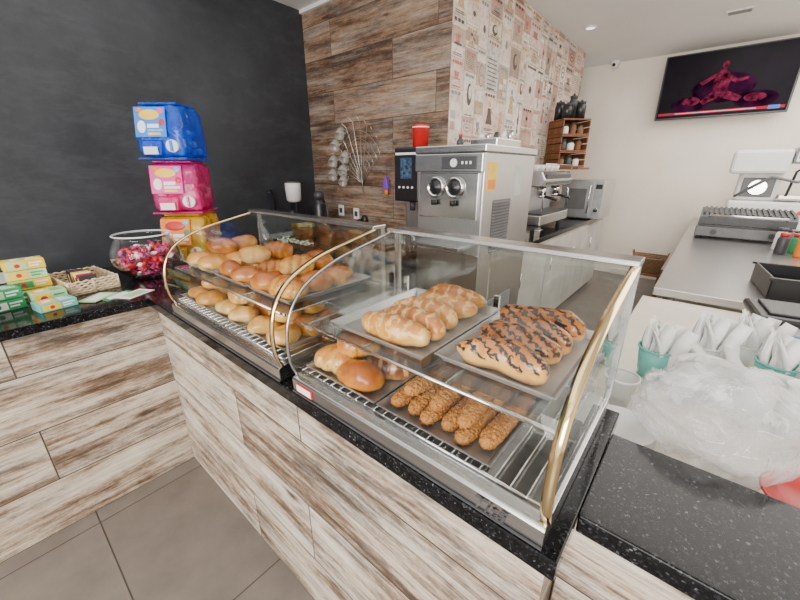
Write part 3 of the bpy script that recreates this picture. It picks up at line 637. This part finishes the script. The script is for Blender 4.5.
ob(b,'wire_frame',M_wire,e)
M_cglass=m_tint('smoky_cup_glass',(.66,.63,.58),.45,.05,tr=(.92,.90,.86))
for a,L,r in [(168,.36,.050),(151,.38,.047),(133,.42,.050),(117,.44,.047),(150,.22,.048),(125,.26,.046),(172,.20,.044)]:
    an=math.radians(a); x,z=L*math.cos(an)*.95,.08+L*math.sin(an)*1.15
    c=top('glass_cup','smoky clear glass cup hanging from wire rack','cup',(-2.62+x,2.475,1.40+z),0,'cups on the wire rack'); rt=(2.4,.3*math.cos(an),.2)
    ob(B().lathe([(0,0),(r*.75,0),(r*.82,.03),(r,.09),(r*.95,.09),(r*.76,.03),(0,.008)],24),'cup_body',M_cglass,c,rot=rt)
    ob(B().tube([(r*.9,0,.075),(r*1.5,0,.07),(r*1.45,0,.03),(r*.8,0,.02)],.004),'handle',M_cglass,c,rot=rt)
e=top('toy_ornament','small purple and orange ornament hanging on wall','ornament',(-2.30,2.53,1.40)); ob(B().prism([(-.03,0),(.03,0),(.02,.08),(0,.12),(-.02,.08)],-.02,.02,'y'),'figure_body',M_purple,e,bev=.006); ob(B().ell((0,0,-.02),(.02,.02,.03)),'tassel',M_orange,e); ob(B().tube([(0,0,.12),(0,.01,.17)],.002),'cord',M_dark,e)
e=top('coffee_machine','tall narrow black capsule coffee machine with display','coffee machine',(-1.725,2.28,CB))
ob(B().box(-.115,.115,-.17,.20,0,.05),'base',M_steel,e,bev=.006); ob(B().box(-.115,.115,-.03,.20,.05,.40),'column',M_steelv,e,bev=.006)
ob(B().box(-.115,.115,-.17,.20,.40,.77),'head',M_black,e,bev=.012); ob(B().box(-.05,.05,-.174,-.17,.56,.70),'display',mat('blue_display',(.03,.06,.10),.2,emit=.4,var=.8,scale=40),e)
ob(B().box(-.10,.10,-.173,-.17,.72,.735),'light_strip',M_white,e)
for i in range(4): ob(B().cyl((-.06+.04*i,-.178,.50),.008,.008,16,'y'),'button',M_white,e)
ob(B().cyl((0,-.09,.33),.022,.07,20),'spout',M_dark,e); ob(B().lathe([(0,.05),(.07,.05),(.07,.062),(0,.062)],28,(0,-.10,0)),'drip_tray',M_dark,e)
e=top('steel_milk_jug','polished round steel jug beside coffee machine','jug',(-1.67,2.03,CB)); ob(B().lathe([(0,0),(.045,0),(.055,.03),(.055,.12),(.045,.18),(.05,.21),(.046,.21),(.04,.18),(.045,.02),(0,.01)],32),'body',M_chrome,e); ob(B().tube([(.05,0,.18),(.09,0,.16),(.085,0,.07),(.055,0,.05)],.006),'handle',M_chrome,e)
e=top('red_cup','bright red cup standing on coffee machine','cup',(-1.70,2.24,CB+.771)); ob(B().lathe([(0,0),(.055,0),(.060,.14),(.064,.145),(.06,.15),(.053,.14),(.04,.01),(0,.01)],32),'cup_body',M_red,e); ob(B().lathe([(.058,.128),(.061,.13),(.0615,.136),(.059,.138)],32),'band',M_white,e)

# soft serve machine
e=top('soft_serve_machine','floor-standing stainless steel soft serve ice cream machine','ice cream machine',(-1.185,1.84,0))
ob(B().box(-.225,.225,0,.69,.10,1.66),'body',M_steelv,e,bev=.006)
ob(B().box(-.235,.235,-.02,.70,1.66,1.70),'top_tray',M_steel,e,bev=.006)
ob(B().box(-.225,.225,-.03,0,1.56,1.655),'header',M_steel,e,bev=.004)
ob(B().box(-.03,.19,-.036,-.03,1.575,1.64),'control_panel',M_dark,e,bev=.002)
ob(B().cyl((.05,-.040,1.607),.022,.004,24,'y'),'gauge',M_white,e)
for i in range(3): ob(B().box(.10+i*.025,.111+i*.025,-.039,-.036,1.60,1.615),'button',M_white,e)
ob(B().box(-.20,.20,-.015,0,1.30,1.555),'dispensing_panel',M_steel,e,bev=.004)
for x in (-.075,.055):
    q=ob(B().lathe([(.046,0),(.058,0),(.060,.012),(.056,.02),(.046,.02),(.042,.008),(0,.008)],36),'dispenser_rim',M_chrome,e,loc=(x,-.015,1.475),rot=(math.pi/2,0,0))
    ob(B().lathe([(0,.009),(.043,.009),(.043,.014),(.030,.016),(.012,.028),(0,.028)],32),'dispenser_core',M_black,q)
    ob(B().cyl((x,-.035,1.375),.016,.03,16,r2=.018),'nozzle',M_black,e)
ob(B().box(-.17,.17,-.14,0,1.14,1.16),'drip_tray',M_steel,e,bev=.003)
ob(B().box(-.225,.225,-.006,0,.15,1.10),'front_panel',M_steel,e,bev=.003)
for z0_,n_,ye in ((1.10,17,.36),(.5,16,.50)):
    b=B(); b.box(.2251,.2262,.12,ye,z0_-.005,z0_+n_*.018)
    for i in range(n_): b.prism([(.2255,z0_+.002+i*.018),(.235,z0_+.003+i*.018),(.2255,z0_+.010+i*.018)],.12,ye,'y')
    ob(b,'louvre_vent',M_mid,e)
ob(B().box(.225,.2265,.03,.14,1.46,1.61),'warning_label',M_yellow,e); ob(B().box(.2266,.2273,.04,.13,1.47,1.52),'warning_label',M_orange,e)
ob(B().box(.225,.2262,.40,.50,1.42,1.60),'side_label',mat('grey_notice',(.5,.52,.52),.4),e)
for sx in (-.18,.18):
    for sy in (.05,.63): q=ob(B().box(sx-.02,sx+.02,sy-.02,sy+.02,.07,.10),'caster',M_dark,e); ob(B().cyl((sx-.012,sy,.035),.035,.024,20,'x'),'wheel',M_black,q)
e=top('parts_tray','steel tray of spare utensils on machine','tray',(-1.12,2.27,1.701)); ob(B().box(-.09,.09,-.17,.17,0,.05),'tray_body',M_steel,e,bev=.008)
for i in range(5): ob(B().tube([(-.05+.025*i,-.12+.05*i,.05),(-.05+.025*i,-.10+.05*i,.07+.008*i)],.016,10),'utensil',[M_white,M_chrome,M_dark,M_white,M_chrome][i],e)
e=top('sauce_bottle','slim dark bottle with red cap on machine','bottle',(-1.22,2.0,1.701)); ob(B().lathe([(0,0),(.02,0),(.022,.03),(.01,.045),(.01,.055),(0,.055)],20),'bottle_body',M_dark,e); ob(B().cyl((0,0,.055),.012,.012,16),'cap',M_red,e)

# ---------------------------------------------------------------- back bar
e=top('espresso_machine','stainless two-group espresso machine with dark panels','espresso machine',(-1.42,3.9,1.0))
for sx in (-.15,.15):
    for sy in (-.36,.36): ob(B().cyl((sx,sy,0),.02,.06,16),'foot',M_dark,e)
ob(B().box(-.22,.22,-.42,.42,.06,.16),'base',M_steel,e,bev=.01); ob(B().box(-.20,.02,-.40,.40,.16,.42),'back_panel',M_steelv,e,bev=.006)
ob(B().prism([(-.22,.42),(.20,.42),(.22,.48),(.18,.56),(-.22,.56)],-.42,.42,'y'),'head',M_steel,e,bev=.01)
ob(B().box(.20,.215,-.36,.36,.44,.53),'control_panel',M_dark,e,bev=.003)
ob(B().box(.0,.215,-.38,.38,.16,.175),'drip_grate',M_dark,e)
for y in (-.2,.2):
    ob(B().cyl((.12,y,.34),.045,.08,24),'group_head',M_chrome,e); q=ob(B().cyl((.12,y,.31),.04,.03,24),'portafilter',M_chrome,e); ob(B().tube([(.15,y,.325),(.28,y,.30)],[.012,.016]),'handle',M_black,q)
for y in (-.38,.38): ob(B().tube([(.15,y,.42),(.2,y,.38),(.21,y,.2)],.006),'steam_wand',M_chrome,e)
ob(B().tube([(.2,-.4,.56),(.2,-.4,.62),(.2,.4,.62),(.2,.4,.56)],.005),'cup_rail',M_chrome,e)
for i in range(5):
    for j in range(2):
        e=top('espresso_cup','white porcelain cup stacked on espresso machine','cup',(-1.34-.13*j,3.58+.14*i,1.561),1.6,'cups on the espresso machine')
        ob(B().lathe([(0,0),(.025,0),(.036,.03),(.04,.055),(.036,.055),(.022,.006),(0,.006)],20),'cup_body',M_white,e); ob(B().tube([(.036,0,.045),(.058,0,.042),(.055,0,.02),(.032,0,.018)],.004,6),'handle',M_white,e)
for k,(x,y,w,d) in enumerate([(-1.33,2.98,.34,.34),(-1.28,3.30,.26,.16)]):
    e=top('steel_pan','low stainless pan of small yellow packets','pan',(x,y,1.001)); b=B(); b.box(-w/2,w/2,-d/2,d/2,0,.006)
    for q in ((-w/2,w/2,-d/2,-d/2+.004),(-w/2,w/2,d/2-.004,d/2),(-w/2,-w/2+.004,-d/2,d/2),(w/2-.004,w/2,-d/2,d/2)): b.box(*q,.006,.07)
    ob(b,'pan_body',M_steel,e); ob(B().tube([(w/2,-.05,.05),(w/2+.03,-.05,.055),(w/2+.03,.05,.055),(w/2,.05,.05)],.004),'handle',M_chrome,e)
for i in range(8): ob(B().box(-.025,.025,-.02,.02,0,.012),'sugar_packet',[M_yellow,M_paper,M_orange][i%3],None,(-1.42+.062*(i%4),2.91+.13*(i//4),1.012),(0,.1,i),label='small %s sugar packet in steel pan'%['yellow','white','orange'][i%3],cat='packet',group='packets in the steel pan',bev=.003)
e=top('microwave_oven','silver-grey microwave oven with tinted door window','microwave',(-1.22,5.12,1.0))
ob(B().box(-.24,.24,-.27,.27,.012,.46),'body',M_steelv,e,bev=.008); q=ob(B().box(-.235,.13,-.285,-.27,.03,.445),'door',M_silverp,e,bev=.004); ob(B().box(-.17,.06,-.289,-.285,.12,.36),'window',M_mid,q)
ob(B().tube([(.10,-.285,.08),(.10,-.32,.08),(.10,-.32,.40),(.10,-.285,.40)],.007),'handle',M_chrome,q); ob(B().box(.135,.235,-.28,-.27,.03,.445),'control_panel',M_silverp,e,bev=.003)
ob(B().cyl((.185,-.30,.12),.025,.02,20,'y'),'knob',M_chrome,e); ob(B().box(.15,.22,-.283,-.28,.36,.41),'display',M_black,e)
for sx in (-.2,.2):
    for sy in (-.22,.22): ob(B().cyl((sx,sy,0),.015,.012,12),'foot',M_black,e)
CXc,CYc,CR=-1.43,4.68,-.75
def crate(z,label,h):
    e=top('wooden_crate',label,'crate',(CXc,CYc,z),CR,'crates on the poster wall'); w,d=.16,.16; b=B()
    b.box(-w,w,-d,d,0,.014); b.box(-w,w,-d,d,h-.014,h); b.box(-w,-w+.012,-d,d,.014,h-.014)
    ob(b,'crate_shell',M_crate,e)
    for s in (-1,1):
        y0,y1=sorted((s*d,s*(d-.012)))
        for k in range(2): zz=.014+k*(h-.028)/2; ob(B().box(-w,w,y0,y1,zz+.004,zz+(h-.028)/2-.006),'side_slat',M_crate,e,bev=.001)
for k,l in enumerate(('bottom','middle','top')): crate(1.60+.168*k,'reddish-brown open wooden crate, %s of stack'%l,.165)
ob(B().box(-1.678,-1.20,4.44,4.92,1.575,1.598),'wall_shelf',M_crate,None,label='short brown wall shelf carrying wooden crates',cat='shelf')
def loc(dx,dy): return (CXc+dx*math.cos(CR)-dy*math.sin(CR),CYc+dx*math.sin(CR)+dy*math.cos(CR))
def jar(x,y,z,r,h,m,label,group):
    e=top('storage_jar',label,'jar',(x,y,z),0,group); ob(B().lathe([(0,0),(r*.9,0),(r,.01),(r,h*.7),(r*.7,h*.85),(0,h*.85)],20),'jar_body',m,e); ob(B().cyl((0,0,h*.85),r*.75,h*.15,18),'lid',M_dark,e)
for k in range(3):
    for j in range(3): x,y=loc(.09,-.09+.09*j); jar(x,y,1.615+.168*k,.034+.004*((j*k)%2),.09+.025*((j+k)%2),[M_wick,M_dark,M_paper,M_crate][(j+k)%4],'small %s storage jar inside wooden crate'%['brown','dark','white','reddish'][(j+k)%4],'jars in the crates')
for i,(dx,dy,h,r,m) in enumerate([(-.09,-.09,.20,.05,M_black),(.06,-.08,.16,.055,M_black),(-.03,.03,.26,.045,M_dark),(.09,.06,.18,.05,M_black),(-.10,.10,.22,.04,M_wick)]):
    x,y=loc(dx,dy); e=top('dark_canister','squat %s canister standing on wooden crate'%('brown' if m is M_wick else 'black'),'canister',(x,y,2.102),0,'canisters on the crates')
    ob(B().lathe([(0,0),(r,0),(r,h*.7),(r*.85,h*.8),(r*.85,h*.85),(0,h*.85)],24),'canister_body',m,e); ob(B().lathe([(0,h*.85),(r*.9,h*.85),(r*.9,h*.95),(r*.3,h*.97),(r*.2,h*1.05),(0,h*1.05)],24),'lid',M_dark,e)
e=top('security_camera','small white dome security camera under ceiling','security camera',(-1.45,6.36,2.93)); ob(B().lathe([(0,.07),(.06,.07),(.06,.03),(0,.03)],28),'mount',M_white,e); ob(B().ell((0,0,.02),(.05,.05,.05)),'dome',M_white,e); ob(B().cyl((0,-.055,.01),.02,.02,18,'y'),'lens',M_black,e)
for x,y in ((-1.39,4.79),(.9,4.8)):
    e=top('recessed_downlight','small round recessed ceiling downlight','downlight',(x,y,2.985)); ob(B().lathe([(.045,0),(.06,0),(.06,.014),(.045,.014)],28),'trim_ring',M_white,e); ob(B().cyl((0,0,.006),.045,.006,24),'diffuser',mat('lamp_diffuser',(1,.97,.9),.5,emit=2,var=.01),e)
e=top('ceiling_vent','flat slotted ceiling vent cover','vent',(-.19,5.24,2.985)); ob(B().box(-.10,.10,-.05,.05,0,.014),'frame',M_white,e,bev=.002)
for i in range(5): ob(B().box(-.085,.085,-.04+.02*i,-.033+.02*i,-.002,0),'slot',M_mid,e)
# TV
e=top('wall_television','flat black television on swivel wall bracket','television',(-.20,6.33,2.56)); e.rotation_euler=(math.radians(4),0,0)
ob(B().box(-.635,.635,-.025,.02,-.365,.365),'bezel',M_black,e,bev=.006)
ms=mat('screen_black',(.004,.002,.006),.35,var=.5,scale=4,spec=.08); ob(B().box(-.617,.617,-.0275,-.025,-.345,.352),'screen',ms,e)
mp=mat('screen_magenta',(.09,.010,.028),.5,emit=.4,var=1.,scale=16,spec=0); mg=mat('screen_purple',(.016,.003,.014),.5,emit=.5,var=.9,scale=6,spec=0)
b=B(); y=-.0285
def disc2(cx,cz,rx,rz_,m=0,yy=y): b.face([b.bm.verts.new((cx+rx*math.cos(a*math.pi/10),yy,cz+rz_*math.sin(a*math.pi/10))) for a in range(20)],m)
def poly2(pts,m=0,yy=y): b.face([b.bm.verts.new((x,yy,z)) for x,z in pts],m)
disc2(-.02,.19,.032,.045); poly2([(-.07,.15),(.0,.14),(.06,.02),(.04,-.08),(-.08,-.08),(-.10,.02)]); poly2([(-.08,.12),(-.07,.08),(-.20,-.0),(-.24,.03)]); poly2([(.0,.13),(.12,.03),(.22,.05),(.22,.02),(.11,-.01),(.0,.06)])
poly2([(-.08,-.07),(.03,-.07),(.20,-.16),(.17,-.21),(-.02,-.15),(-.15,-.22),(-.19,-.18)]); disc2(-.28,-.17,.09,.05,0); disc2(.32,-.18,.10,.045,0)
disc2(.0,-.05,.30,.16,1,y+.0005); disc2(-.28,-.2,.20,.08,1,y+.0005); disc2(.33,-.2,.2,.09,1,y+.0005)
ob(b,'screen_figure',[mp,mg],e)
ob(B().box(-.60,.60,-.0292,-.0285,-.315,-.285),'ticker_bar',mat('ticker_red',(.30,.015,.04),.5,emit=.7,spec=0),e); ob(B().box(.46,.56,-.0298,-.0292,-.32,-.28),'channel_badge',mat('badge_blue',(.05,.1,.35),.5,emit=.8),e); ob(B().box(-.42,.36,-.0296,-.0292,-.304,-.296),'ticker_text',mat('ticker_white',(.5,.35,.38),.5,emit=.6),e)
ob(B().box(-.12,.12,.02,.08,-.1,.1).box(-.03,.03,.08,.15,-.05,.05),'wall_bracket',M_dark,e)
e=top('stool','low square dark wooden stool beside wall','stool',(-.42,5.2,0)); ob(B().box(-.17,.17,-.17,.17,.38,.41),'seat',M_crate,e,bev=.004)
for sx in (-.14,.14):
    for sy in (-.14,.14): ob(B().box(sx-.015,sx+.015,sy-.015,sy+.015,0,.38),'leg',M_crate,e)
e=top('wicker_basket','square brown woven basket with handles','basket',(-.42,5.2,.411)); b=B()
b.prism([(-.12,-.12),(.12,-.12),(.12,.12),(-.12,.12)],0,.01,'z')
for i in range(9):
    z=.012+i*.02; w=.12+i*.005; pts=[(-w,-w,z),(0,-w-.004,z),(w,-w,z),(w+.004,0,z),(w,w,z),(0,w+.004,z),(-w,w,z),(-w-.004,0,z),(-w,-w,z)]; b.tube(pts,.010,8)
ob(b,'woven_body',M_wick,e)
for s in (-1,1): ob(B().tube([(s*.165,-.05,.17),(s*.18,-.04,.23),(s*.18,.04,.23),(s*.165,.05,.17)],.008),'handle',M_wick,e)

# ---------------------------------------------------------------- steel bench equipment
WB=.951
e=top('contact_grill','low dark grey ribbed contact grill press','sandwich grill',(.28,4.75,WB))
ob(B().box(-.34,.34,-.22,.22,.02,.11),'base',M_mid,e,bev=.008); ob(B().box(-.32,.32,-.18,.18,.11,.125),'hot_plate',M_black,e)
b=B(); b.prism([(-.20,.135),(.20,.16),(.20,.26),(-.14,.235),(-.20,.20)],-.33,.33,'x')
for i in range(17): b.prism([(-.17+.0,.235),(.19,.262),(.19,.272),(-.14,.247)],-.31+i*.038,-.292+i*.038,'x')
q=ob(b,'ribbed_lid',M_dark,e); ob(B().tube([(-.26,-.17,.2),(-.26,-.26,.22),(.26,-.26,.22),(.26,-.17,.2)],.011),'handle',M_chrome,q)
for s in (-1,1): ob(B().cyl((s*.2,-.245,.065),.022,.025,20,'y'),'knob',M_black,e)
for sx in (-.3,.3):
    for sy in (-.18,.18): ob(B().cyl((sx,sy,0),.02,.02,12),'foot',M_black,e)
e=top('food_slicer','boxy white food slicing machine with dark arms','food slicer',(.48,5.75,WB))
ob(B().box(-.34,.36,-.24,.24,.02,.30),'base',M_white,e,bev=.02); ob(B().box(-.30,.05,-.10,.2,.30,.62),'motor_housing',M_white,e,bev=.03)
ob(B().box(-.40,.06,-.22,.2,.58,.82),'top_cover',M_white,e,bev=.03); ob(B().box(.07,.42,-.2,.2,.68,.84),'feed_hopper',M_silverp,e,bev=.02)
ob(B().box(.05,.36,-.18,.18,.33,.37),'food_platform',M_steel,e,bev=.006)
ob(B().box(-.26,.0,-.115,-.10,.34,.54),'blade_guard',M_mid,e,bev=.01); ob(B().cyl((-.13,-.13,.44),.075,.012,36,'y'),'blade',M_chrome,e)
ob(B().tube([(-.30,-.17,.34),(-.05,-.22,.55),(.15,-.22,.50),(.36,-.22,.62)],.014),'carriage_arm',M_mid,e); ob(B().tube([(.10,-.2,.36),(.12,-.2,.60),(.25,-.2,.72)],.012),'push_arm',M_black,e)
ob(B().box(.10,.38,-.205,-.20,.72,.82),'maker_plate',M_paper,e,bev=.002); ob(B().box(.10,.20,-.208,-.205,.73,.81),'maker_plate',M_blue,e); ob(B().box(.30,.37,-.208,-.205,.73,.81),'maker_plate',M_yellow,e)
ob(B().cyl((.24,-.26,.20),.02,.03,16,'y'),'switch',M_red,e)
for i,(x,y,m,mc,h) in enumerate([(.50,4.05,M_dark,M_red,.16),(.585,4.15,M_green,M_red,.15),(.60,3.97,M_orange,M_dark,.2),(.69,4.12,M_paper,M_green,.17),(.71,3.95,M_dark,M_red,.14),(.79,4.05,M_crate,M_green,.2),(.50,4.22,M_paper,M_dark,.18)]):
    e=top('condiment_jar','condiment jar with %s lid on steel table'%({M_red:'red',M_green:'green',M_dark:'dark'}[mc]),'jar',(x,y,WB),0,'condiment jars on the steel table'); ob(B().lathe([(0,0),(.033,0),(.036,.01),(.036,h*.7),(.026,h*.85),(0,h*.85)],24),'jar_body',m,e); ob(B().cyl((0,0,h*.85),.03,h*.15,24),'lid',mc,e)
e=top('black_crate','low black plastic tray box on steel table','storage tray',(.57,2.75,WB),.1); b=B(); w,d,h=.27,.20,.11
b.box(-w,w,-d,d,0,.008); b.box(-w,w,-d,-d+.01,.008,h); b.box(-w,w,d-.01,d,.008,h); b.box(-w,-w+.01,-d,d,.008,h); b.box(w-.01,w,-d,d,.008,h)
ob(b,'tray_wall',M_black,e,bev=.002)
for s in (-1,1): ob(B().box(-w-.012,w+.012,min(s*d,s*(d+.012)),max(s*d,s*(d+.012)),h-.012,h),'rim',M_black,e)
for i in range(4): ob(B().box(-.09,.09,-.07,.07,0,.03),'folded_cloth',[M_dark,M_mid,M_dark,M_black][i],None,(.46+.2*(i%2),2.68+.15*(i//2),WB+.012),(0,0,.1*i),label='%s folded cloth in black tray'%['dark grey','mid grey','dark grey','black'][i],cat='cloth',group='folded cloths in the black tray',bev=.006)

# items on cream worktop
WT=.901
e=top('storage_tub','white and blue tub with black lid','tub',(.45,2.05,WT),.12); w,d,h=.23,.13,.10
ob(B().prism([(-w+.02,-d+.02),(w-.02,-d+.02),(w-.02,d-.02),(-w+.02,d-.02)],0,h,'z'),'tub_body',M_white,e,bev=.02)
ob(B().box(-w+.005,w-.005,-d+.008,-d+.019,.015,.065),'blue_band',M_sky,e,bev=.003)
ob(B().box(-w,w,-d,d,h,h+.035),'tub_lid',M_black,e,bev=.014); ob(B().box(-w+.04,w-.04,-d+.03,d-.03,h+.035,h+.045),'lid_panel',M_dark,e,bev=.004)
ob(B().tube([(-.06,0,h+.045),(-.06,0,h+.075),(.06,0,h+.075),(.06,0,h+.045)],.008),'lid_handle',M_black,e)
e=top('dark_container','round black lidded container beside napkin cups','container',(.56,1.80,WT)); ob(B().lathe([(0,0),(.075,0),(.085,.09),(0,.09)],36),'container_body',M_dark,e); ob(B().lathe([(0,.09),(.09,.09),(.09,.105),(.02,.11),(.015,.125),(0,.125)],36),'lid',M_black,e)
ob(B().box(-.13,.13,-.055,.055,0,.045),'storage_box',M_white,None,(.34,1.80,WT),(0,0,.12),bev=.012,label='low white plastic box in front of black-lidded tub',cat='box')
def crumple(seed,s,amp,m):
    b=B(); n=18; g=[]; off=Vector((seed*3.1,seed*1.7,0))
    for i in range(n+1):
        row=[]
        for j in range(n+1):
            x,y=(i/n-.5)*2,(j/n-.5)*2; q=Vector((x,y,0))*1.1+off
            z=1.2*abs(noise.noise(q))+.6*abs(noise.noise(q*2.3))+.25*noise.noise(q*5)
            row.append(b.bm.verts.new((x*s*(1+.3*noise.noise(q*2)),y*s*(.8+.3*noise.noise(q*2+Vector((4,4,0)))),z*amp)))
        g.append(row)
    for i in range(n):
        for j in range(n): b.face([g[i][j],g[i+1][j],g[i+1][j+1],g[i][j+1]],0,False)
    return b.mesh('napkin',m)
nap=[crumple(i,.045,.05,M_paper) for i in range(5)]
def packmesh(seed):
    b=B(); n=8; pv=None; rn=random.Random(seed); k=rn.uniform(-.02,.02)
    for i in range(n+1):
        t=i/n; y=k*math.sin(t*3.1); w=.018*(1+.15*math.sin(t*9+seed)); h=.0045*math.sin(math.pi*min(max(t,.03),.97))+.0005
        cur=[b.bm.verts.new(q) for q in ((-w,y-h,t*.18),(w,y-h,t*.18),(w,y+h,t*.18),(-w,y+h,t*.18))]
        if pv:
            for q in range(4): b.face([pv[q],pv[(q+1)%4],cur[(q+1)%4],cur[q]],0,q%2==0)
        else: b.face(cur)
        pv=cur
    b.face(pv); return b.mesh('packet',M_paper)
pk=[packmesh(i) for i in range(4)]
def napcup(x,y,mcup,label,rr=.052,h=.105,n=14,zz=WT):
    e=top('napkin_cup',label,'cup',(x,y,zz)); ob(B().lathe([(0,0),(rr*.75,0),(rr,h),(rr*.94,h),(rr*.7,.006),(0,.006)],32),'cup_body',mcup,e)
    ob(B().lathe([(rr*.98,h-.004),(rr*1.06,h-.002),(rr*1.06,h+.003),(rr*.95,h+.003)],32),'rim',mcup,e)
    for i in range(n):
        a=i*2.4; r=.004+.0025*i; o=bpy.data.objects.new('wrapped_cutlery',pk[i%4]); COL.objects.link(o); o.location=(x+r*math.cos(a)*.8,y+r*math.sin(a)*.8,zz+.012-.02*(i%3==0)+.012*(i%2)); o.rotation_euler=(-.26*math.sin(a)*(i/n+.3),.26*math.cos(a)*(i/n+.3),a)
        if o.location.z<zz+.008: o.location.z=zz+.008
        tag(o,'white paper-wrapped cutlery packet standing in cup','cutlery packet','wrapped cutlery in cups')
napcup(-.03,1.38,M_teal,'teal plastic cup stuffed with wrapped cutlery'); napcup(.27,1.50,M_teal,'teal cup of cutlery beside paper stacks'); napcup(.41,1.60,M_teal,'teal cup of wrapped cutlery near napkin stack'); napcup(.37,1.36,M_teal,'teal cup of wrapped cutlery beside folded napkins')
napcup(.10,1.56,M_white,'white cup packed with wrapped cutlery',.05,.09); napcup(.21,1.66,M_white,'white cup of wrapped cutlery near storage box',.05,.09)
for i in range(9):
    a=i*2.4; r=.05*i**.5; o=bpy.data.objects.new('paper_napkin',nap[i%5]); COL.objects.link(o); o.location=(.11+r*math.cos(a)*.7,1.36+r*math.sin(a)*.7,WT+.014+.03*(i<3)); o.rotation_euler=(random.uniform(-.4,.4),random.uniform(-.4,.4),a); tag(o,'loose crumpled white paper napkin in a heap','napkin','heap of loose napkins')
for i in range(8):
    a=i*1.9; o=bpy.data.objects.new('wrapped_cutlery',pk[i%4]); COL.objects.link(o); o.location=(.07+.02*i,1.35+.02*(i%3),WT+.075+.006*i); o.rotation_euler=(1.45,0,a); tag(o,'white wrapped cutlery packet lying on napkin heap','cutlery packet','loose wrapped cutlery')
for k in range(2):
    for j in range(6):
        ob(B().lathe([(0,0),(.027,0),(.038,.075),(.040,.077),(.036,.077),(.025,.003),(0,.003)],24),'paper_cup',M_paper,None,(.21+.085*k,1.25+.02*k,WT+.014*j),label='white paper cup nested in a stack',cat='cup',group='stacked paper cups')
b0=B().box(-.07,.07,-.07,.07,0,.007).mesh('fold',M_paper)
for i in range(14): ob(b0,'folded_napkin',None,None,(.41+.003*(i%3),1.17,WT+.0075*i),(0,0,.3+.06*math.sin(i*2)),label='square folded white napkin in a stack',cat='napkin',group='stack of folded napkins')
e=top('clear_cup','clear plastic cup on cream worktop','cup',(-.085,1.13,WT)); ob(B().lathe([(0,0),(.03,0),(.042,.09),(.0445,.092),(.040,.09),(.028,.003),(0,.003)],28),'cup_body',M_cupclear,e); ob(B().lathe([(.042,.088),(.0455,.09),(.0455,.094),(.042,.094)],28),'rim',M_white,e)
for i in range(6): ob(B().lathe([(0,0),(.05,0),(.08,.012),(.083,.014),(.078,.015),(.05,.003),(0,.003)],40),'white_plate',M_white,None,(-.055,.95,WT+.007*i),label='small round white plate in a stack',cat='plate',group='stacked white plates')
ob(B().lathe([(0,0),(.06,0),(.082,.016),(.085,.018),(.079,.019),(.06,.004),(0,.004)],44),'red_plate',M_red,None,(.29,.918,WT+.04),label='glossy red round plate on worktop',cat='plate')
ob(B().lathe([(0,0),(.05,0),(.07,.035),(.072,.038),(.066,.037),(.05,.004),(0,.004)],44),'white_bowl',M_white,None,(.29,.918,WT),label='shallow white bowl beneath red plate',cat='bowl')
# plastic bag: crinkled film resting on worktop and over the granite edge
RX,RY,RZ=.165,.112,.118; BGX,BGY=.11,.995
b=B(); b.ell((0,0,RZ),(RX,RY,RZ),0,160,100)
for v in b.bm.verts:
    q=Vector((v.co.x*8,v.co.y*8,v.co.z*8)); wq=q+Vector((noise.noise(q*.6),noise.noise(q*.6+Vector((7,0,0))),noise.noise(q*.6+Vector((0,9,0)))))*1.2
    d1=noise.voronoi(wq)[0]; d2=noise.voronoi(wq*2.3+Vector((5,1,0)))[0]
    lump=noise.noise(q*.35+Vector((2,0,0)))
    n_=.9*lump-1.2*min(d1[1]-d1[0],.6)-.45*min(d2[1]-d2[0],.6)
    d=Vector((v.co.x/RX**2,v.co.y/RY**2,(v.co.z-RZ)/RZ**2)).normalized(); v.co+=d*(n_+.40)*.045
    v.co.z=max(v.co.z,.001)
    if v.co.y+BGY<.832 and v.co.z<.103:
        if v.co.z>.06: v.co.z=.103
        else: v.co.y=.832-BGY
for fc in b.bm.faces: fc.smooth=True
ob(b,'plastic_bag',M_bag,None,(BGX,BGY,WT),(0,0,0),label='crumpled puffed clear plastic bag against counter edge',cat='plastic bag')

# ---------------------------------------------------------------- light
w=bpy.data.worlds.new('daylight'); bpy.context.scene.world=w; w.use_nodes=True
w.node_tree.nodes['Background'].inputs[0].default_value=(1,.975,.935,1); w.node_tree.nodes['Background'].inputs[1].default_value=1.45
def area(name,loc,tgt,sx,sy,en,col=(1,1,1)):
    l=bpy.data.lights.new(name,'AREA'); l.shape='RECTANGLE'; l.size=sx; l.size_y=sy; l.energy=en; l.color=col
    o=bpy.data.objects.new(name,l); COL.objects.link(o); o.location=loc; o.rotation_euler=(Vector(tgt)-Vector(loc)).to_track_quat('-Z','Y').to_euler(); return o
area('window_daylight',(.5,-2.9,1.8),(-1,1,.9),3,1.8,265,(1,.965,.91))
area('ceiling_panel',(1.2,4.2,2.95),(1.2,4.2,0),3.0,3.6,160,(1,.96,.90))  # added fill lamp, not a real fixture; brightens the far work area
area('ceiling_panel_b',(-1.6,.2,2.95),(-1.6,.2,0),3.2,2.4,32,(1,.965,.91))  # second added fill under the ceiling, lifts the counters and cases
